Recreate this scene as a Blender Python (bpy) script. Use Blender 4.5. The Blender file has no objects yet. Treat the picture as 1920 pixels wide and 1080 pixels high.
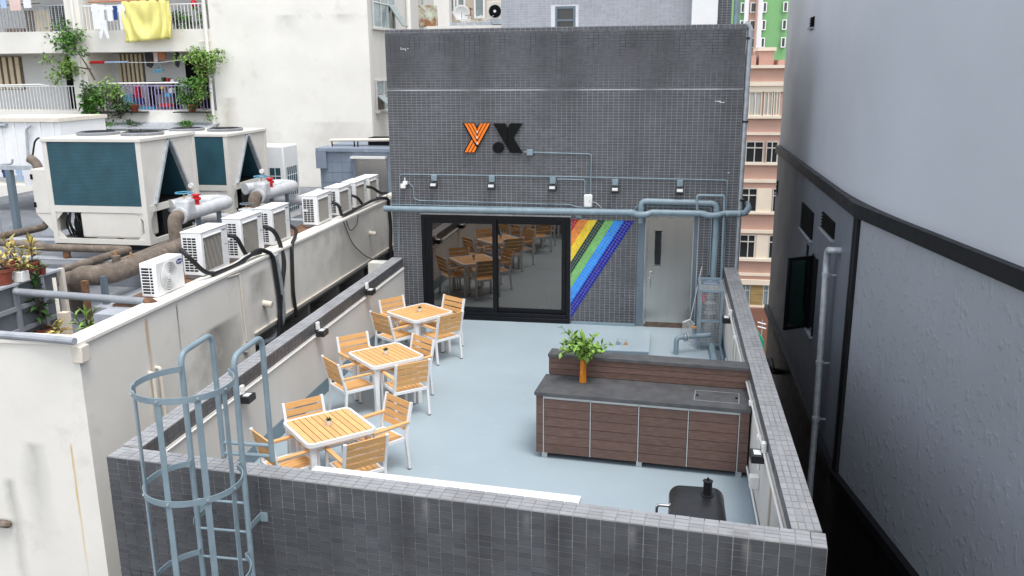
import bpy, math, random
from mathutils import Vector, Matrix, Euler
rnd = random.Random(7)
scn = bpy.context.scene
COL = scn.collection
R = math.radians
V = Vector

# ------------------------------------------------------------------ camera
F_PX = 1638.85
CAM = V((1.778, -16.313, 4.825))
FW = V((-0.170586, 0.954824, -0.243315)).normalized()
_rt = FW.cross(V((0, 0, 1))).normalized(); _up = _rt.cross(FW)
_r = R(-0.4776)
RT = math.cos(_r) * _rt + math.sin(_r) * _up
UP = -math.sin(_r) * _rt + math.cos(_r) * _up
cd = bpy.data.cameras.new('camera'); cam = bpy.data.objects.new('camera', cd); COL.objects.link(cam)
cam.matrix_world = Matrix(((RT.x, UP.x, -FW.x, CAM.x), (RT.y, UP.y, -FW.y, CAM.y), (RT.z, UP.z, -FW.z, CAM.z), (0, 0, 0, 1)))
cd.sensor_width = 36; cd.lens = F_PX / 1920 * 36; cd.clip_end = 3000; cd.clip_start = .05
scn.camera = cam

def P(px, py, x=None, y=None, z=None):
    """point of the photograph (1920x1080) on a plane x=, y= or z="""
    d = F_PX * FW + (px - 960) * RT - (py - 540) * UP
    if x is not None: t = (x - CAM.x) / d.x
    elif y is not None: t = (y - CAM.y) / d.y
    else: t = (z - CAM.z) / d.z
    return CAM + d * t

# ------------------------------------------------------------------ light
SUN_EL, SUN_AZ = 68, 140          # azimuth: compass-like, from +Y clockwise; 140 = behind the camera, to the right
world = bpy.data.worlds.new('World'); scn.world = world; world.use_nodes = True
wn = world.node_tree; bg = wn.nodes['Background']
sky = wn.nodes.new('ShaderNodeTexSky'); sky.sky_type = 'NISHITA'; sky.sun_disc = False
sky.sun_elevation = R(SUN_EL); sky.sun_rotation = R(SUN_AZ); sky.air_density = 1.0; sky.dust_density = 1.2; sky.ozone_density = 1.0
hs = wn.nodes.new('ShaderNodeHueSaturation'); hs.inputs['Saturation'].default_value = 0.30   # hazy white sky
wn.links.new(sky.outputs[0], hs.inputs['Color']); wn.links.new(hs.outputs[0], bg.inputs[0])
bg.inputs[1].default_value = 0.15
sl = bpy.data.lights.new('sun', 'SUN'); sl.energy = 0.9; sl.angle = R(22); sl.color = (1, .965, .91)
so = bpy.data.objects.new('sun', sl); COL.objects.link(so)
sd = V((math.sin(R(SUN_AZ)) * math.cos(R(SUN_EL)), math.cos(R(SUN_AZ)) * math.cos(R(SUN_EL)), math.sin(R(SUN_EL))))
so.rotation_euler = sd.to_track_quat('Z', 'Y').to_euler(); so.location = (0, 0, 30)
vs = scn.view_settings; vs.view_transform = 'Standard'; vs.look = 'None'; vs.gamma = 1; vs.use_curve_mapping = False
vs.exposure = 1.24

# ------------------------------------------------------------------ materials
def mat(name, col, rough=.6, metal=0., var=.10, vs=3., bump=0., bs=40., spec=.5, island=0., dirt=None, stretch=(1, 1, 1), rv=.07, aniso=0., objvar=0.):
    m = bpy.data.materials.new(name); m.use_nodes = True; nt = m.node_tree; N = nt.nodes; L = nt.links
    b = N['Principled BSDF']; b.inputs['Roughness'].default_value = rough; b.inputs['Metallic'].default_value = metal
    b.inputs['Specular IOR Level'].default_value = spec
    tc = N.new('ShaderNodeTexCoord'); mp = N.new('ShaderNodeMapping'); mp.inputs['Scale'].default_value = stretch
    oi = N.new('ShaderNodeObjectInfo'); ad = N.new('ShaderNodeVectorMath'); ad.operation = 'MULTIPLY_ADD'
    L.new(tc.outputs['Object'], mp.inputs[0])
    cx = N.new('ShaderNodeCombineXYZ')
    for i in range(3): L.new(oi.outputs['Random'], cx.inputs[i])
    ad.inputs[1].default_value = (17, 23, 31); L.new(cx.outputs[0], ad.inputs[0]); L.new(mp.outputs[0], ad.inputs[2])
    vec = ad.outputs[0]
    def noise(scale, det=5, rgh=.6):
        n = N.new('ShaderNodeTexNoise'); n.inputs['Scale'].default_value = scale; n.inputs['Detail'].default_value = det; n.inputs['Roughness'].default_value = rgh
        L.new(vec, n.inputs['Vector']); return n.outputs['Fac']
    def ramp(fac, a, bb, ca=(0, 0, 0, 1), cb=(1, 1, 1, 1)):
        r = N.new('ShaderNodeValToRGB'); r.color_ramp.elements[0].position = a; r.color_ramp.elements[1].position = bb
        r.color_ramp.elements[0].color = ca; r.color_ramp.elements[1].color = cb; L.new(fac, r.inputs[0]); return r.outputs[0]
    def mix(fac, a, bb, mode='MIX'):
        x = N.new('ShaderNodeMix'); x.data_type = 'RGBA'; x.blend_type = mode
        if isinstance(fac, float): x.inputs[0].default_value = fac
        else: L.new(fac, x.inputs[0])
        for i, q in ((6, a), (7, bb)):
            if isinstance(q, tuple): x.inputs[i].default_value = q
            else: L.new(q, x.inputs[i])
        return x.outputs[2]
    c = tuple(col) + (1,)
    lo = tuple(max(0, k * (1 - var)) for k in col) + (1,); hi = tuple(min(1, k * (1 + var)) for k in col) + (1,)
    out = ramp(noise(vs), .32, .68, lo, hi)
    if island:
        g = N.new('ShaderNodeNewGeometry')
        f = ramp(g.outputs['Random Per Island'], 0, 1, (1 - island,) * 3 + (1,), (1 + island,) * 3 + (1,))
        out = mix(1.0, out, f, 'MULTIPLY')
    if objvar: out = mix(1.0, out, ramp(oi.outputs['Random'], 0, 1, (1 - objvar,) * 3 + (1,), (1 + objvar,) * 3 + (1,)), 'MULTIPLY')
    if dirt:   # (colour, scale, low, high, amount)
        dc, ds, a, bb, am = dirt
        f = ramp(noise(ds, 8, .65), a, bb, (0, 0, 0, 1), (am, am, am, 1))
        out = mix(f, out, tuple(dc) + (1,))
    L.new(out, b.inputs['Base Color'])
    rr = ramp(noise(vs * 2.3), .3, .7, (max(.02, rough - rv),) * 3 + (1,), (min(1, rough + rv),) * 3 + (1,))
    L.new(rr, b.inputs['Roughness'])
    if bump:
        bp = N.new('ShaderNodeBump'); bp.inputs['Strength'].default_value = bump; bp.inputs['Distance'].default_value = .01
        L.new(noise(bs, 6, .6), bp.inputs['Height']); L.new(bp.outputs[0], b.inputs['Normal'])
    if aniso: b.inputs['Anisotropic'].default_value = aniso
    return m

M = {}
def m(k, *a, **kw): M[k] = mat(k, *a, **kw)
m('tile', (.084, .087, .094), .42, var=.16, vs=1.2, island=.13, spec=.5, dirt=((.16, .165, .175), 3.5, .58, .85, .5))
m('cap_tile', (.29, .292, .30), .5, var=.15, vs=3, island=.10, dirt=((.42, .42, .42), 9, .58, .75, .5))
m('light_tile', (.34, .355, .385), .4, var=.08, vs=1.2, island=.07)
m('grout', (.52, .52, .53), .9, var=.12, vs=2, dirt=((.09, .09, .10), .9, .56, .72, .7))
m('grout_warm', (.33, .32, .30), .9, var=.3, vs=5, dirt=((.13, .13, .135), 2.5, .45, .62, .7))
m('joint_grey', (.105, .105, .11), .8, var=.2, vs=4)
m('grout_light', (.62, .63, .66), .9, var=.1)
m('floor', (.345, .42, .46), .42, var=.07, vs=.55, bump=.05, bs=90, dirt=((.46, .52, .55), 5.5, .60, .80, .6), spec=.45)
m('blue_paint', (.215, .285, .325), .42, var=.12, vs=5, bump=.08, bs=50, dirt=((.12, .14, .15), 14, .62, .75, .5))
m('blue_wall', (.215, .255, .315), .6, var=.10, vs=2, bump=.1, bs=30, dirt=((.42, .46, .52), 3, .58, .72, .5))
m('grey_paint', (.25, .265, .285), .55, var=.10, vs=3, bump=.1, dirt=((.45, .46, .48), 6, .58, .72, .6))
m('grey_dark', (.125, .135, .15), .6, var=.12, vs=3, dirt=((.25, .26, .28), 4, .58, .75, .6))
m('blue_dark', (.12, .16, .19), .5, var=.08)
m('white_metal', (.80, .80, .80), .38, var=.03, vs=8)
m('white_plastic', (.78, .77, .74), .4, var=.04, vs=6)
m('cream_plastic', (.70, .64, .55), .5, var=.06, vs=6, dirt=((.45, .38, .28), 9, .6, .8, .5))
m('black_metal', (.009, .0095, .011), .45, var=.2, vs=6, spec=.3)
m('black_satin', (.012, .0125, .014), .36, var=.15, vs=6)
m('black_gap', (.006, .006, .0065), .9, spec=.1)
m('frame_black', (.0045, .005, .007), .4, var=.15, vs=4, spec=.25)
m('teak', (.70, .385, .145), .5, var=.16, vs=7, stretch=(1, 14, 14), bump=.05, bs=60, objvar=.10)
m('composite', (.135, .079, .062), .65, var=.30, vs=6, stretch=(1.2, 10, 16), bump=.25, bs=45, objvar=.10)
m('stone', (.082, .083, .086), .6, var=.22, vs=7, bump=.08, bs=120, dirt=((.045, .045, .047), 3, .55, .7, .7))
m('stainless', (.56, .53, .49), .28, metal=1., var=.06, vs=3, stretch=(5, 5, .1), rv=.02)
m('door_steel', (.60, .575, .54), .33, metal=1., var=.03, vs=2.0, stretch=(6, 6, .3), rv=.012, aniso=.6)
m('chrome', (.75, .72, .70), .15, metal=1., var=.02)
m('alu', (.62, .62, .61), .35, metal=.6, var=.05)
m('galv', (.42, .45, .48), .45, metal=.35, var=.18, vs=9)
m('plaster_in', (.62, .585, .54), .85, var=.05, vs=1.0, stretch=(1, 1, .25), bump=.10, bs=25, dirt=((.40, .37, .34), 2.2, .60, .85, .35))
m('cream_wall', (.78, .75, .685), .85, var=.06, vs=.6, bump=.3, bs=7, dirt=((.36, .34, .30), 1.1, .57, .85, .6))
m('cream_grey', (.50, .48, .44), .85, var=.10, vs=.8, stretch=(1, 1, .3), bump=.1, bs=9)
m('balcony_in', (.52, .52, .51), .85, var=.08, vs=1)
m('rust_pipe', (.155, .122, .095), .85, var=.30, vs=6, bump=.4, bs=25, dirt=((.32, .27, .22), 9, .52, .72, .6))
m('silver_wrap', (.56, .57, .58), .5, metal=.15, var=.10, vs=6, bump=.5, bs=14)
m('ac_white', (.80, .80, .79), .4, var=.03, vs=3)
m('ac_beige', (.66, .63, .57), .5, var=.05, vs=2.5, dirt=((.42, .36, .28), 4, .64, .8, .4))
m('coil', (.016, .062, .085), .55, var=.22, vs=2, stretch=(1, 1, .4))
m('coil_slat', (.026, .095, .125), .5, var=.2, vs=3)
m('grille_brown', (.085, .072, .062), .6, var=.15)
m('dark_slot', (.008, .0085, .01), .9, spec=.1)
m('rubber', (.010, .011, .013), .6, var=.2, vs=10)
m('deck', (.155, .165, .18), .7, var=.20, vs=1.2, bump=.2, bs=8, dirt=((.36, .37, .39), 1.3, .55, .7, .6))
m('deck_light', (.36, .38, .41), .75, var=.12, vs=2, dirt=((.2, .2, .21), 3, .55, .75, .6))
m('rust', (.17, .085, .045), .85, var=.5, vs=12, bump=.3)
m('rust_panel', (.55, .60, .48), .8, var=.1, dirt=((.24, .09, .025), 3.2, .40, .58, .95))
m('terracotta', (.20, .042, .022), .7, var=.15, vs=9)
m('soil', (.05, .035, .025), .95)
m('leaf', (.075, .19, .028), .5, var=.5, vs=5, island=.45)
m('leaf_light', (.17, .30, .05), .5, var=.4, vs=5, island=.4)
m('leaf_dark', (.035, .085, .022), .45, var=.4, vs=5, island=.4)
m('leaf_variegated', (.46, .40, .12), .45, var=.5, vs=9, island=.6, dirt=((.30, .07, .03), 7, .5, .62, .8))
m('bark', (.12, .085, .06), .9, var=.3, vs=12)
m('vase_orange', (.60, .20, .015), .4, var=.25, vs=8, stretch=(10, 10, 1))
m('sign_orange', (.90, .20, .008), .4, var=.03)
m('sign_black', (.004, .004, .0045), .5, var=.05, spec=.15)
m('lens', (.55, .56, .55), .25, var=.05)
m('dark_paint', (.105, .112, .128), .62, var=.06, vs=.7, bump=.12, bs=14)
m('mid_paint', (.275, .292, .322), .55, var=.06, vs=.5, bump=.25, bs=10)
m('black_band', (.0065, .007, .0085), .45, var=.2, vs=3, spec=.25)
m('pink', (.50, .31, .245), .8, var=.06, vs=.5, dirt=((.36, .2, .15), .8, .6, .8, .5))
m('pink_cream', (.72, .62, .50), .8, var=.06, vs=.6)
m('green_wall', (.22, .46, .19), .8, var=.10, vs=.15, stretch=(1, 1, .3))
m('brown_tile', (.23, .105, .07), .8, var=.10, vs=.6)
m('ochre', (.32, .22, .09), .85, var=.3, vs=2, stretch=(.4, 1, 3))
m('curtain', (.40, .40, .38), .9, var=.25, vs=6, stretch=(4, 4, .1))
m('window_dark', (.025, .028, .03), .12, var=.2, vs=.8, spec=.6)
m('window_frost', (.22, .27, .28), .25, var=.15, vs=1.5)
m('yellow_cloth', (.78, .71, .24), .85, var=.04, vs=5)
m('white_cloth', (.80, .80, .82), .9, var=.04)
m('pink_cloth', (.74, .55, .50), .9)
m('orange_cloth', (.50, .20, .10), .9)
m('lightblue_cloth', (.42, .55, .74), .9)
m('navy_cloth', (.02, .06, .22), .9)
m('dark_cloth', (.03, .03, .035), .9)
m('red', (.58, .015, .02), .4, var=.1)
m('blue_valve', (.06, .25, .38), .5, var=.1)
m('turquoise', (.12, .42, .52), .5, var=.15)
m('purple', (.42, .36, .60), .5, var=.1)
m('cyan', (.05, .38, .62), .5)
m('brass', (.55, .30, .13), .4, metal=.5)
m('logo_blue', (.01, .03, .20), .4)
m('dust', (.22, .23, .24), .8, var=.4, vs=3, stretch=(1, 3, .2))
m('asphalt', (.05, .05, .052), .9, var=.2)
m('concrete', (.30, .29, .28), .9, var=.2, vs=1)
m('room_dark', (.06, .065, .07), .7)
m('room_floor', (.17, .20, .22), .4)
m('dish', (.42, .42, .41), .5, var=.08)
for k, c in dict(r0=(.50, .01, .015), r1=(.88, .25, .02), r2=(.92, .64, .01), r3=(.015, .045, .02), r4=(.20, .50, .13), r5=(.03, .29, .82), r6=(.008, .012, .30)).items():
    m(k, c, .25, var=.06, vs=6, island=.12)

def glass(name, tint, refl):
    g = bpy.data.materials.new(name); g.use_nodes = True; nt = g.node_tree; N = nt.nodes; L = nt.links
    N.remove(N['Principled BSDF'])
    t = N.new('ShaderNodeBsdfTransparent'); t.inputs[0].default_value = tint + (1,)
    gl = N.new('ShaderNodeBsdfGlossy'); gl.inputs['Roughness'].default_value = .0; gl.inputs[0].default_value = (1, .91, .83, 1)
    lw = N.new('ShaderNodeLayerWeight'); lw.inputs[0].default_value = .25
    ma = N.new('ShaderNodeMath'); ma.operation = 'MULTIPLY_ADD'; ma.inputs[1].default_value = 1 - refl; ma.inputs[2].default_value = refl
    L.new(lw.outputs['Fresnel'], ma.inputs[0])
    x = N.new('ShaderNodeMixShader'); L.new(ma.outputs[0], x.inputs[0]); L.new(t.outputs[0], x.inputs[1]); L.new(gl.outputs[0], x.inputs[2])
    L.new(x.outputs[0], N['Material Output'].inputs[0]); return g
M['glass'] = glass('glass', (.30, .31, .32), .18)
M['glass_green'] = glass('glass_green', (.25, .40, .36), .12)
M['clear'] = glass('clear', (.80, .84, .86), .06)

# a plaster wall with weather marks that belong to it: rust runs and damp patches at given places (object space)
def streaks(base, marks):
    mm = M[base].copy(); nt = mm.node_tree; N = nt.nodes; L = nt.links; b = N['Principled BSDF']
    src = b.inputs['Base Color'].links[0].from_socket
    geo = N.new('ShaderNodeNewGeometry'); sep = N.new('ShaderNodeSeparateXYZ'); L.new(geo.outputs['Position'], sep.inputs[0])
    nz = N.new('ShaderNodeTexNoise'); nz.inputs['Scale'].default_value = 3.; nz.inputs['Detail'].default_value = 6; L.new(geo.outputs['Position'], nz.inputs['Vector'])
    def math_(op, a, bb=None, clamp=False):
        q = N.new('ShaderNodeMath'); q.operation = op; q.use_clamp = clamp
        for i, w in enumerate((a, bb)):
            if w is None: continue
            if isinstance(w, (int, float)): q.inputs[i].default_value = w
            else: L.new(w, q.inputs[i])
        return q.outputs[0]
    for axis, c0, w, z1, z0, col, amt in marks:      # run of colour from z1 (top) down to z0 at coordinate c0 along axis
        co = sep.outputs[axis]; zz = sep.outputs[2]
        wob = math_('MULTIPLY', math_('SUBTRACT', nz.outputs['Fac'], .5), w * 1.2)
        d = math_('ABSOLUTE', math_('SUBTRACT', math_('ADD', co, wob), c0))
        f = math_('SUBTRACT', 1., math_('DIVIDE', d, w), True)
        top = math_('MULTIPLY', math_('SUBTRACT', z1, zz), 14., True)
        fall = math_('DIVIDE', math_('SUBTRACT', zz, z0), z1 - z0, True)
        f = math_('MULTIPLY', math_('MULTIPLY', f, top), fall)
        f = math_('MULTIPLY', f, math_('ADD', nz.outputs['Fac'], .25)); f = math_('MULTIPLY', f, amt * 2.2, True)
        x = N.new('ShaderNodeMix'); x.data_type = 'RGBA'; L.new(f, x.inputs[0]); L.new(src, x.inputs[6]); x.inputs[7].default_value = tuple(col) + (1,)
        src = x.outputs[2]
    L.new(src, b.inputs['Base Color']); return mm

# rough hand-thrown plaster on the dark building: raised trowel flecks as bump
def rough_plaster(base):
    mm = M[base].copy(); nt = mm.node_tree; N = nt.nodes; L = nt.links; b = N['Principled BSDF']
    geo = N.new('ShaderNodeNewGeometry')
    mp = N.new('ShaderNodeMapping'); mp.inputs['Rotation'].default_value = (R(-66), 0, 0); mp.inputs['Scale'].default_value = (1, 3.4, 2.4)
    L.new(geo.outputs['Position'], mp.inputs[0])
    n1 = N.new('ShaderNodeTexNoise'); n1.inputs['Scale'].default_value = 3.0; n1.inputs['Detail'].default_value = 4; L.new(mp.outputs[0], n1.inputs['Vector'])
    r1 = N.new('ShaderNodeValToRGB'); r1.color_ramp.elements[0].position = .55; r1.color_ramp.elements[1].position = .66; L.new(n1.outputs[0], r1.inputs[0])
    n2 = N.new('ShaderNodeTexNoise'); n2.inputs['Scale'].default_value = 22; n2.inputs['Detail'].default_value = 5; L.new(geo.outputs['Position'], n2.inputs['Vector'])
    a = N.new('ShaderNodeMath'); a.operation = 'MULTIPLY_ADD'; a.inputs[1].default_value = .22; L.new(n2.outputs[0], a.inputs[0]); L.new(r1.outputs[0], a.inputs[2])
    bp = N.new('ShaderNodeBump'); bp.inputs['Strength'].default_value = .34; bp.inputs['Distance'].default_value = .02
    L.new(a.outputs[0], bp.inputs['Height']); L.new(bp.outputs[0], b.inputs['Normal']); return mm
M['rough_plaster'] = rough_plaster('mid_paint')

# ------------------------------------------------------------------ mesh helpers
class MB:
    def __init__(s): s.v = []; s.f = []
    def add(s, vs, fs):
        o = len(s.v); s.v += [V(q) for q in vs]; s.f += [tuple(i + o for i in q) for q in fs]; return s
    def bx(s, x0, x1, y0, y1, z0, z1):
        if x0 > x1: x0, x1 = x1, x0
        if y0 > y1: y0, y1 = y1, y0
        if z0 > z1: z0, z1 = z1, z0
        return s.add([(x0, y0, z0), (x1, y0, z0), (x1, y1, z0), (x0, y1, z0), (x0, y0, z1), (x1, y0, z1), (x1, y1, z1), (x0, y1, z1)],
                     [(3, 2, 1, 0), (4, 5, 6, 7), (0, 1, 5, 4), (1, 2, 6, 5), (2, 3, 7, 6), (3, 0, 4, 7)])
    def ob(s, c, ax, ay, az, hx, hy, hz):
        c = V(c); ax, ay, az = V(ax) * hx, V(ay) * hy, V(az) * hz
        vs = [c + i * ax + j * ay + k * az for k in (-1, 1) for (i, j) in ((-1, -1), (1, -1), (1, 1), (-1, 1))]
        return s.add(vs, [(3, 2, 1, 0), (4, 5, 6, 7), (0, 1, 5, 4), (1, 2, 6, 5), (2, 3, 7, 6), (3, 0, 4, 7)])
    def bar(s, a, b, w, h, up=(0, 0, 1)):
        a, b = V(a), V(b); d = (b - a); l = d.length; d.normalize(); u = V(up)
        if abs(d.dot(u)) > .98: u = V((0, 1, 0))
        sd_ = d.cross(u).normalized(); u = sd_.cross(d)
        return s.ob((a + b) / 2, d, sd_, u, l / 2, w / 2, h / 2)
    def cyl(s, a, b, r0, r1=None, n=12, cap=True):
        a, b = V(a), V(b); r1 = r0 if r1 is None else r1
        d = (b - a).normalized(); u = V((0, 0, 1)) if abs(d.z) < .9 else V((1, 0, 0))
        e = d.cross(u).normalized(); g = d.cross(e)
        vs = [a + r0 * (math.cos(t) * e + math.sin(t) * g) for t in [2 * math.pi * i / n for i in range(n)]]
        vs += [b + r1 * (math.cos(t) * e + math.sin(t) * g) for t in [2 * math.pi * i / n for i in range(n)]]
        fs = [(i, i + n, (i + 1) % n + n, (i + 1) % n) for i in range(n)]
        if cap: fs += [tuple(range(n)), tuple(range(2 * n - 1, n - 1, -1))]
        return s.add(vs, fs)
    def tube(s, pts, r, n=10, fil=0., k=5, flat=None, closed=False):
        pts = [V(q) for q in pts]
        if fil and len(pts) > 2: pts = fillet(pts, fil, k)
        N_ = len(pts); rings = []; u = None
        for i, q in enumerate(pts):
            if closed: d = pts[(i + 1) % N_] - pts[i - 1]
            else: d = (pts[min(i + 1, N_ - 1)] - pts[max(i - 1, 0)])
            d.normalize()
            if u is None:
                u = V((0, 0, 1)) if abs(d.z) < .9 else V((1, 0, 0))
            u = (u - d * u.dot(d))
            if u.length < 1e-4: u = V((1, 0, 0)) - d * d.x
            u.normalize(); e = d.cross(u)
            rr = r(i / max(1, N_ - 1)) if callable(r) else r
            if flat: rings.append([q + a_ * e * flat[0] + b_ * u * flat[1] for a_, b_ in ((-1, -1), (1, -1), (1, 1), (-1, 1))])
            else: rings.append([q + rr * (math.cos(t) * e + math.sin(t) * u) for t in [2 * math.pi * j / n for j in range(n)]])
        n = len(rings[0]); vs = [x for g in rings for x in g]; fs = []
        for i in range(N_ if closed else N_ - 1):
            o0 = i * n; o1 = ((i + 1) % N_) * n
            fs += [(o0 + j, o0 + (j + 1) % n, o1 + (j + 1) % n, o1 + j) for j in range(n)]
        if not closed: fs += [tuple(range(n - 1, -1, -1)), tuple((N_ - 1) * n + j for j in range(n))]
        return s.add(vs, fs)
    def prism(s, poly, ext):
        n = len(poly); ext = V(ext); p = [V(q) for q in poly]
        return s.add(p + [q + ext for q in p], [tuple(range(n - 1, -1, -1)), tuple(range(n, 2 * n))] + [(i, (i + 1) % n, (i + 1) % n + n, i + n) for i in range(n)])
    def lathe(s, prof, c, n=16):
        c = V(c); vs = []
        for r, z in prof: vs += [c + V((r * math.cos(2 * math.pi * j / n), r * math.sin(2 * math.pi * j / n), z)) for j in range(n)]
        fs = []
        for i in range(len(prof) - 1): fs += [(i * n + j, i * n + (j + 1) % n, (i + 1) * n + (j + 1) % n, (i + 1) * n + j) for j in range(n)]
        fs += [tuple(range(n - 1, -1, -1)), tuple((len(prof) - 1) * n + j for j in range(n))]
        return s.add(vs, fs)
    def leaf(s, p, d, nrm, l, w, bend=.15):
        p, d, nrm = V(p), V(d).normalized(), V(nrm)
        e = d.cross(nrm)
        if e.length < 1e-3: e = d.cross(V((.3, .5, .8)))
        e.normalize(); nn = e.cross(d)
        a = p; b = p + d * l * .45 + e * w / 2 + nn * l * bend * .6; c = p + d * l - nn * l * bend; g = p + d * l * .45 - e * w / 2 + nn * l * bend * .6
        mid = p + d * l * .5
        return s.add([a, b, c, g, mid], [(0, 1, 4), (1, 2, 4), (4, 2, 3), (0, 4, 3)])
    def mesh(s, name, off=V((0, 0, 0)), smooth=35):
        me = bpy.data.meshes.new(name); me.from_pydata([tuple(q - off) for q in s.v], [], s.f)
        if smooth is not None:
            me.shade_smooth(); me.set_sharp_from_angle(angle=R(smooth))
        return me
    def build(s, name, mk, parent=None, smooth=35, bevel=0., label=None):
        off = V((0, 0, 0)); q = parent
        while q is not None: off = off + q.location; q = q.parent
        me = s.mesh(name, off, smooth); o = bpy.data.objects.new(name, me); COL.objects.link(o)
        me.materials.append(M[mk] if isinstance(mk, str) else mk)
        if parent is not None: o.parent = parent
        if bevel:
            b = o.modifiers.new('bevel', 'BEVEL'); b.width = bevel; b.segments = 2; b.limit_method = 'ANGLE'; b.angle_limit = R(50)
        if label: o['label'] = label
        return o
    def solo(s, name, mk, label, cat, group=None, smooth=35, bevel=0., kind=None):
        xs = [q.x for q in s.v]; ys = [q.y for q in s.v]; zs = [q.z for q in s.v]
        c = V(((min(xs) + max(xs)) / 2, (min(ys) + max(ys)) / 2, min(zs)))
        me = s.mesh(name, c, smooth); o = bpy.data.objects.new(name, me); COL.objects.link(o); o.location = c
        me.materials.append(M[mk] if isinstance(mk, str) else mk)
        if bevel:
            b = o.modifiers.new('bevel', 'BEVEL'); b.width = bevel; b.segments = 2; b.limit_method = 'ANGLE'; b.angle_limit = R(50)
        return tag(o, label, cat, group, kind)

def fillet(pts, rad, k=5):
    out = [pts[0]]
    for i in range(1, len(pts) - 1):
        a, b, c = pts[i - 1], pts[i], pts[i + 1]
        d1, d2 = (a - b), (c - b); r = min(rad, d1.length * .49, d2.length * .49)
        p1 = b + d1.normalized() * r; p2 = b + d2.normalized() * r
        for j in range(k + 1):
            t = j / k; out.append((1 - t) ** 2 * p1 + 2 * t * (1 - t) * b + t * t * p2)
    out.append(pts[-1]); return out
def tag(o, label=None, cat=None, group=None, kind=None):
    if label: o['label'] = label
    if cat: o['category'] = cat
    if group: o['group'] = group
    if kind: o['kind'] = kind
    return o
def thing(name, label, cat, loc=(0, 0, 0), group=None):
    o = bpy.data.objects.new(name, None); COL.objects.link(o); o.location = loc; o.empty_display_size = .1
    return tag(o, label, cat, group)
def struct(mb, name, mk, smooth=35): return mb.solo(name, mk, None, None, kind='structure', smooth=smooth)
def inst(src, parent, loc, rot=None, name=None):
    o = bpy.data.objects.new(name or src.name, src if isinstance(src, bpy.types.Mesh) else src.data); COL.objects.link(o)
    if parent is not None:
        o.parent = parent; off = V((0, 0, 0)); q = parent
        while q is not None: off = off + q.location; q = q.parent
        loc = V(loc) - off
    o.location = loc
    if rot is not None: o.rotation_euler = rot
    return o
def copy_tree(o, parent=None):
    c = o.copy(); COL.objects.link(c); c.parent = parent
    for ch in list(o.children): copy_tree(ch, c)
    return c
def text_mesh(txt, size, mk, parent, origin, ux, uy, ext=.002, name='lettering', bold=0.):
    cu = bpy.data.curves.new('txt', 'FONT'); cu.body = txt; cu.size = size; cu.extrude = ext; cu.align_x = 'CENTER'; cu.align_y = 'CENTER'; cu.offset = bold
    t = bpy.data.objects.new('txt', cu); COL.objects.link(t)
    me = bpy.data.meshes.new_from_object(t.evaluated_get(bpy.context.evaluated_depsgraph_get()))
    bpy.data.objects.remove(t); ux, uy = V(ux).normalized(), V(uy).normalized(); nz = ux.cross(uy)
    off = V((0, 0, 0)); q = parent
    while q is not None: off = off + q.location; q = q.parent
    for vv in me.vertices: vv.co = V(origin) - off + ux * vv.co.x + uy * vv.co.y + nz * vv.co.z
    o = bpy.data.objects.new(name, me); COL.objects.link(o); me.materials.clear(); me.materials.append(M[mk]); o.parent = parent; return o

def tiles(mb, o, u, v, n, nu, nv, pu, pv, j=.007, t=.006, skip=None, jit=.0006):
    """grid of separate flat tiles standing proud of the grout; o corner, u/v unit directions, n normal"""
    o, u, v, n = V(o), V(u), V(v), V(n)
    for a in range(nu):
        for b in range(nv):
            u0, u1, v0, v1 = a * pu + j / 2, (a + 1) * pu - j / 2, b * pv + j / 2, (b + 1) * pv - j / 2
            if skip and skip(u0, u1, v0, v1): continue
            h = t + rnd.uniform(-jit, jit) * 2
            q = [o + u * u0 + v * v0, o + u * u1 + v * v0, o + u * u1 + v * v1, o + u * u0 + v * v1]
            q += [x + n * (h + rnd.uniform(-jit, jit)) for x in q]
            mb.add(q, [(4, 5, 6, 7), (0, 1, 5, 4), (1, 2, 6, 5), (2, 3, 7, 6), (3, 0, 4, 7)])
    return mb
# ================================================================== setting
struct(MB().bx(-400, 400, -400, 600, -28.2, -28), 'ground', 'asphalt')
# terrace outline
PL, PR = V((-3.49, -9.29, 0)), V((3.10, -9.92, 0))          # outer front corners
IL, IR = V((-3.27, -9.09, 0)), V((2.885, -9.70, 0))         # inner front corners
XL, XR, XLI, XRI = -3.55, 3.11, -3.33, 2.87                 # side parapets at the back wall (outer / inner)
ZP = 1.205                                                   # top of the grout bed on the parapets
fl = MB(); fl.prism([(XLI - .02, .02, -.05), (IL.x - .02, IL.y - .02, -.05), (IR.x + .02, IR.y - .02, -.05), (XRI + .02, .02, -.05)], (0, 0, .05))
struct(fl, 'terrace_floor', 'floor')

# ------------------------------------------------------------------ tiled penthouse
TW, TH = .095, .050
ph = thing('tiled_penthouse', 'dark grey tiled rooftop wall carrying the sign above the sliding door', 'building', (-.2, .0, 0))
X0, X1, ZT = -3.51, 3.05, 5.545
DX0, DX1, DZ1 = -2.93, 0.005, 2.09
w = MB()
w.bx(X0, DX0, 0, .22, -1, ZT); w.bx(DX1, X1, 0, .22, -1, ZT); w.bx(DX0, DX1, 0, .22, DZ1, ZT); w.bx(DX0, DX1, 0, .22, -1, -.002)
w.bx(X0, X0 + .2, .22, 6, -1, ZT - .005); w.bx(X1 - .2, X1, .22, 6, -1, ZT - .005); w.bx(X0 + .2, X1 - .2, 5.8, 6, -1, ZT - .005)
M['wall_grout'] = streaks('grout', [(0, -3.5 + .55 * k, .5, 5.5, 4.35 - .5 * (k % 3 == 0), (.055, .055, .06), .9) for k in range(13)])
w.build('wall', M['wall_grout'], ph)
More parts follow.
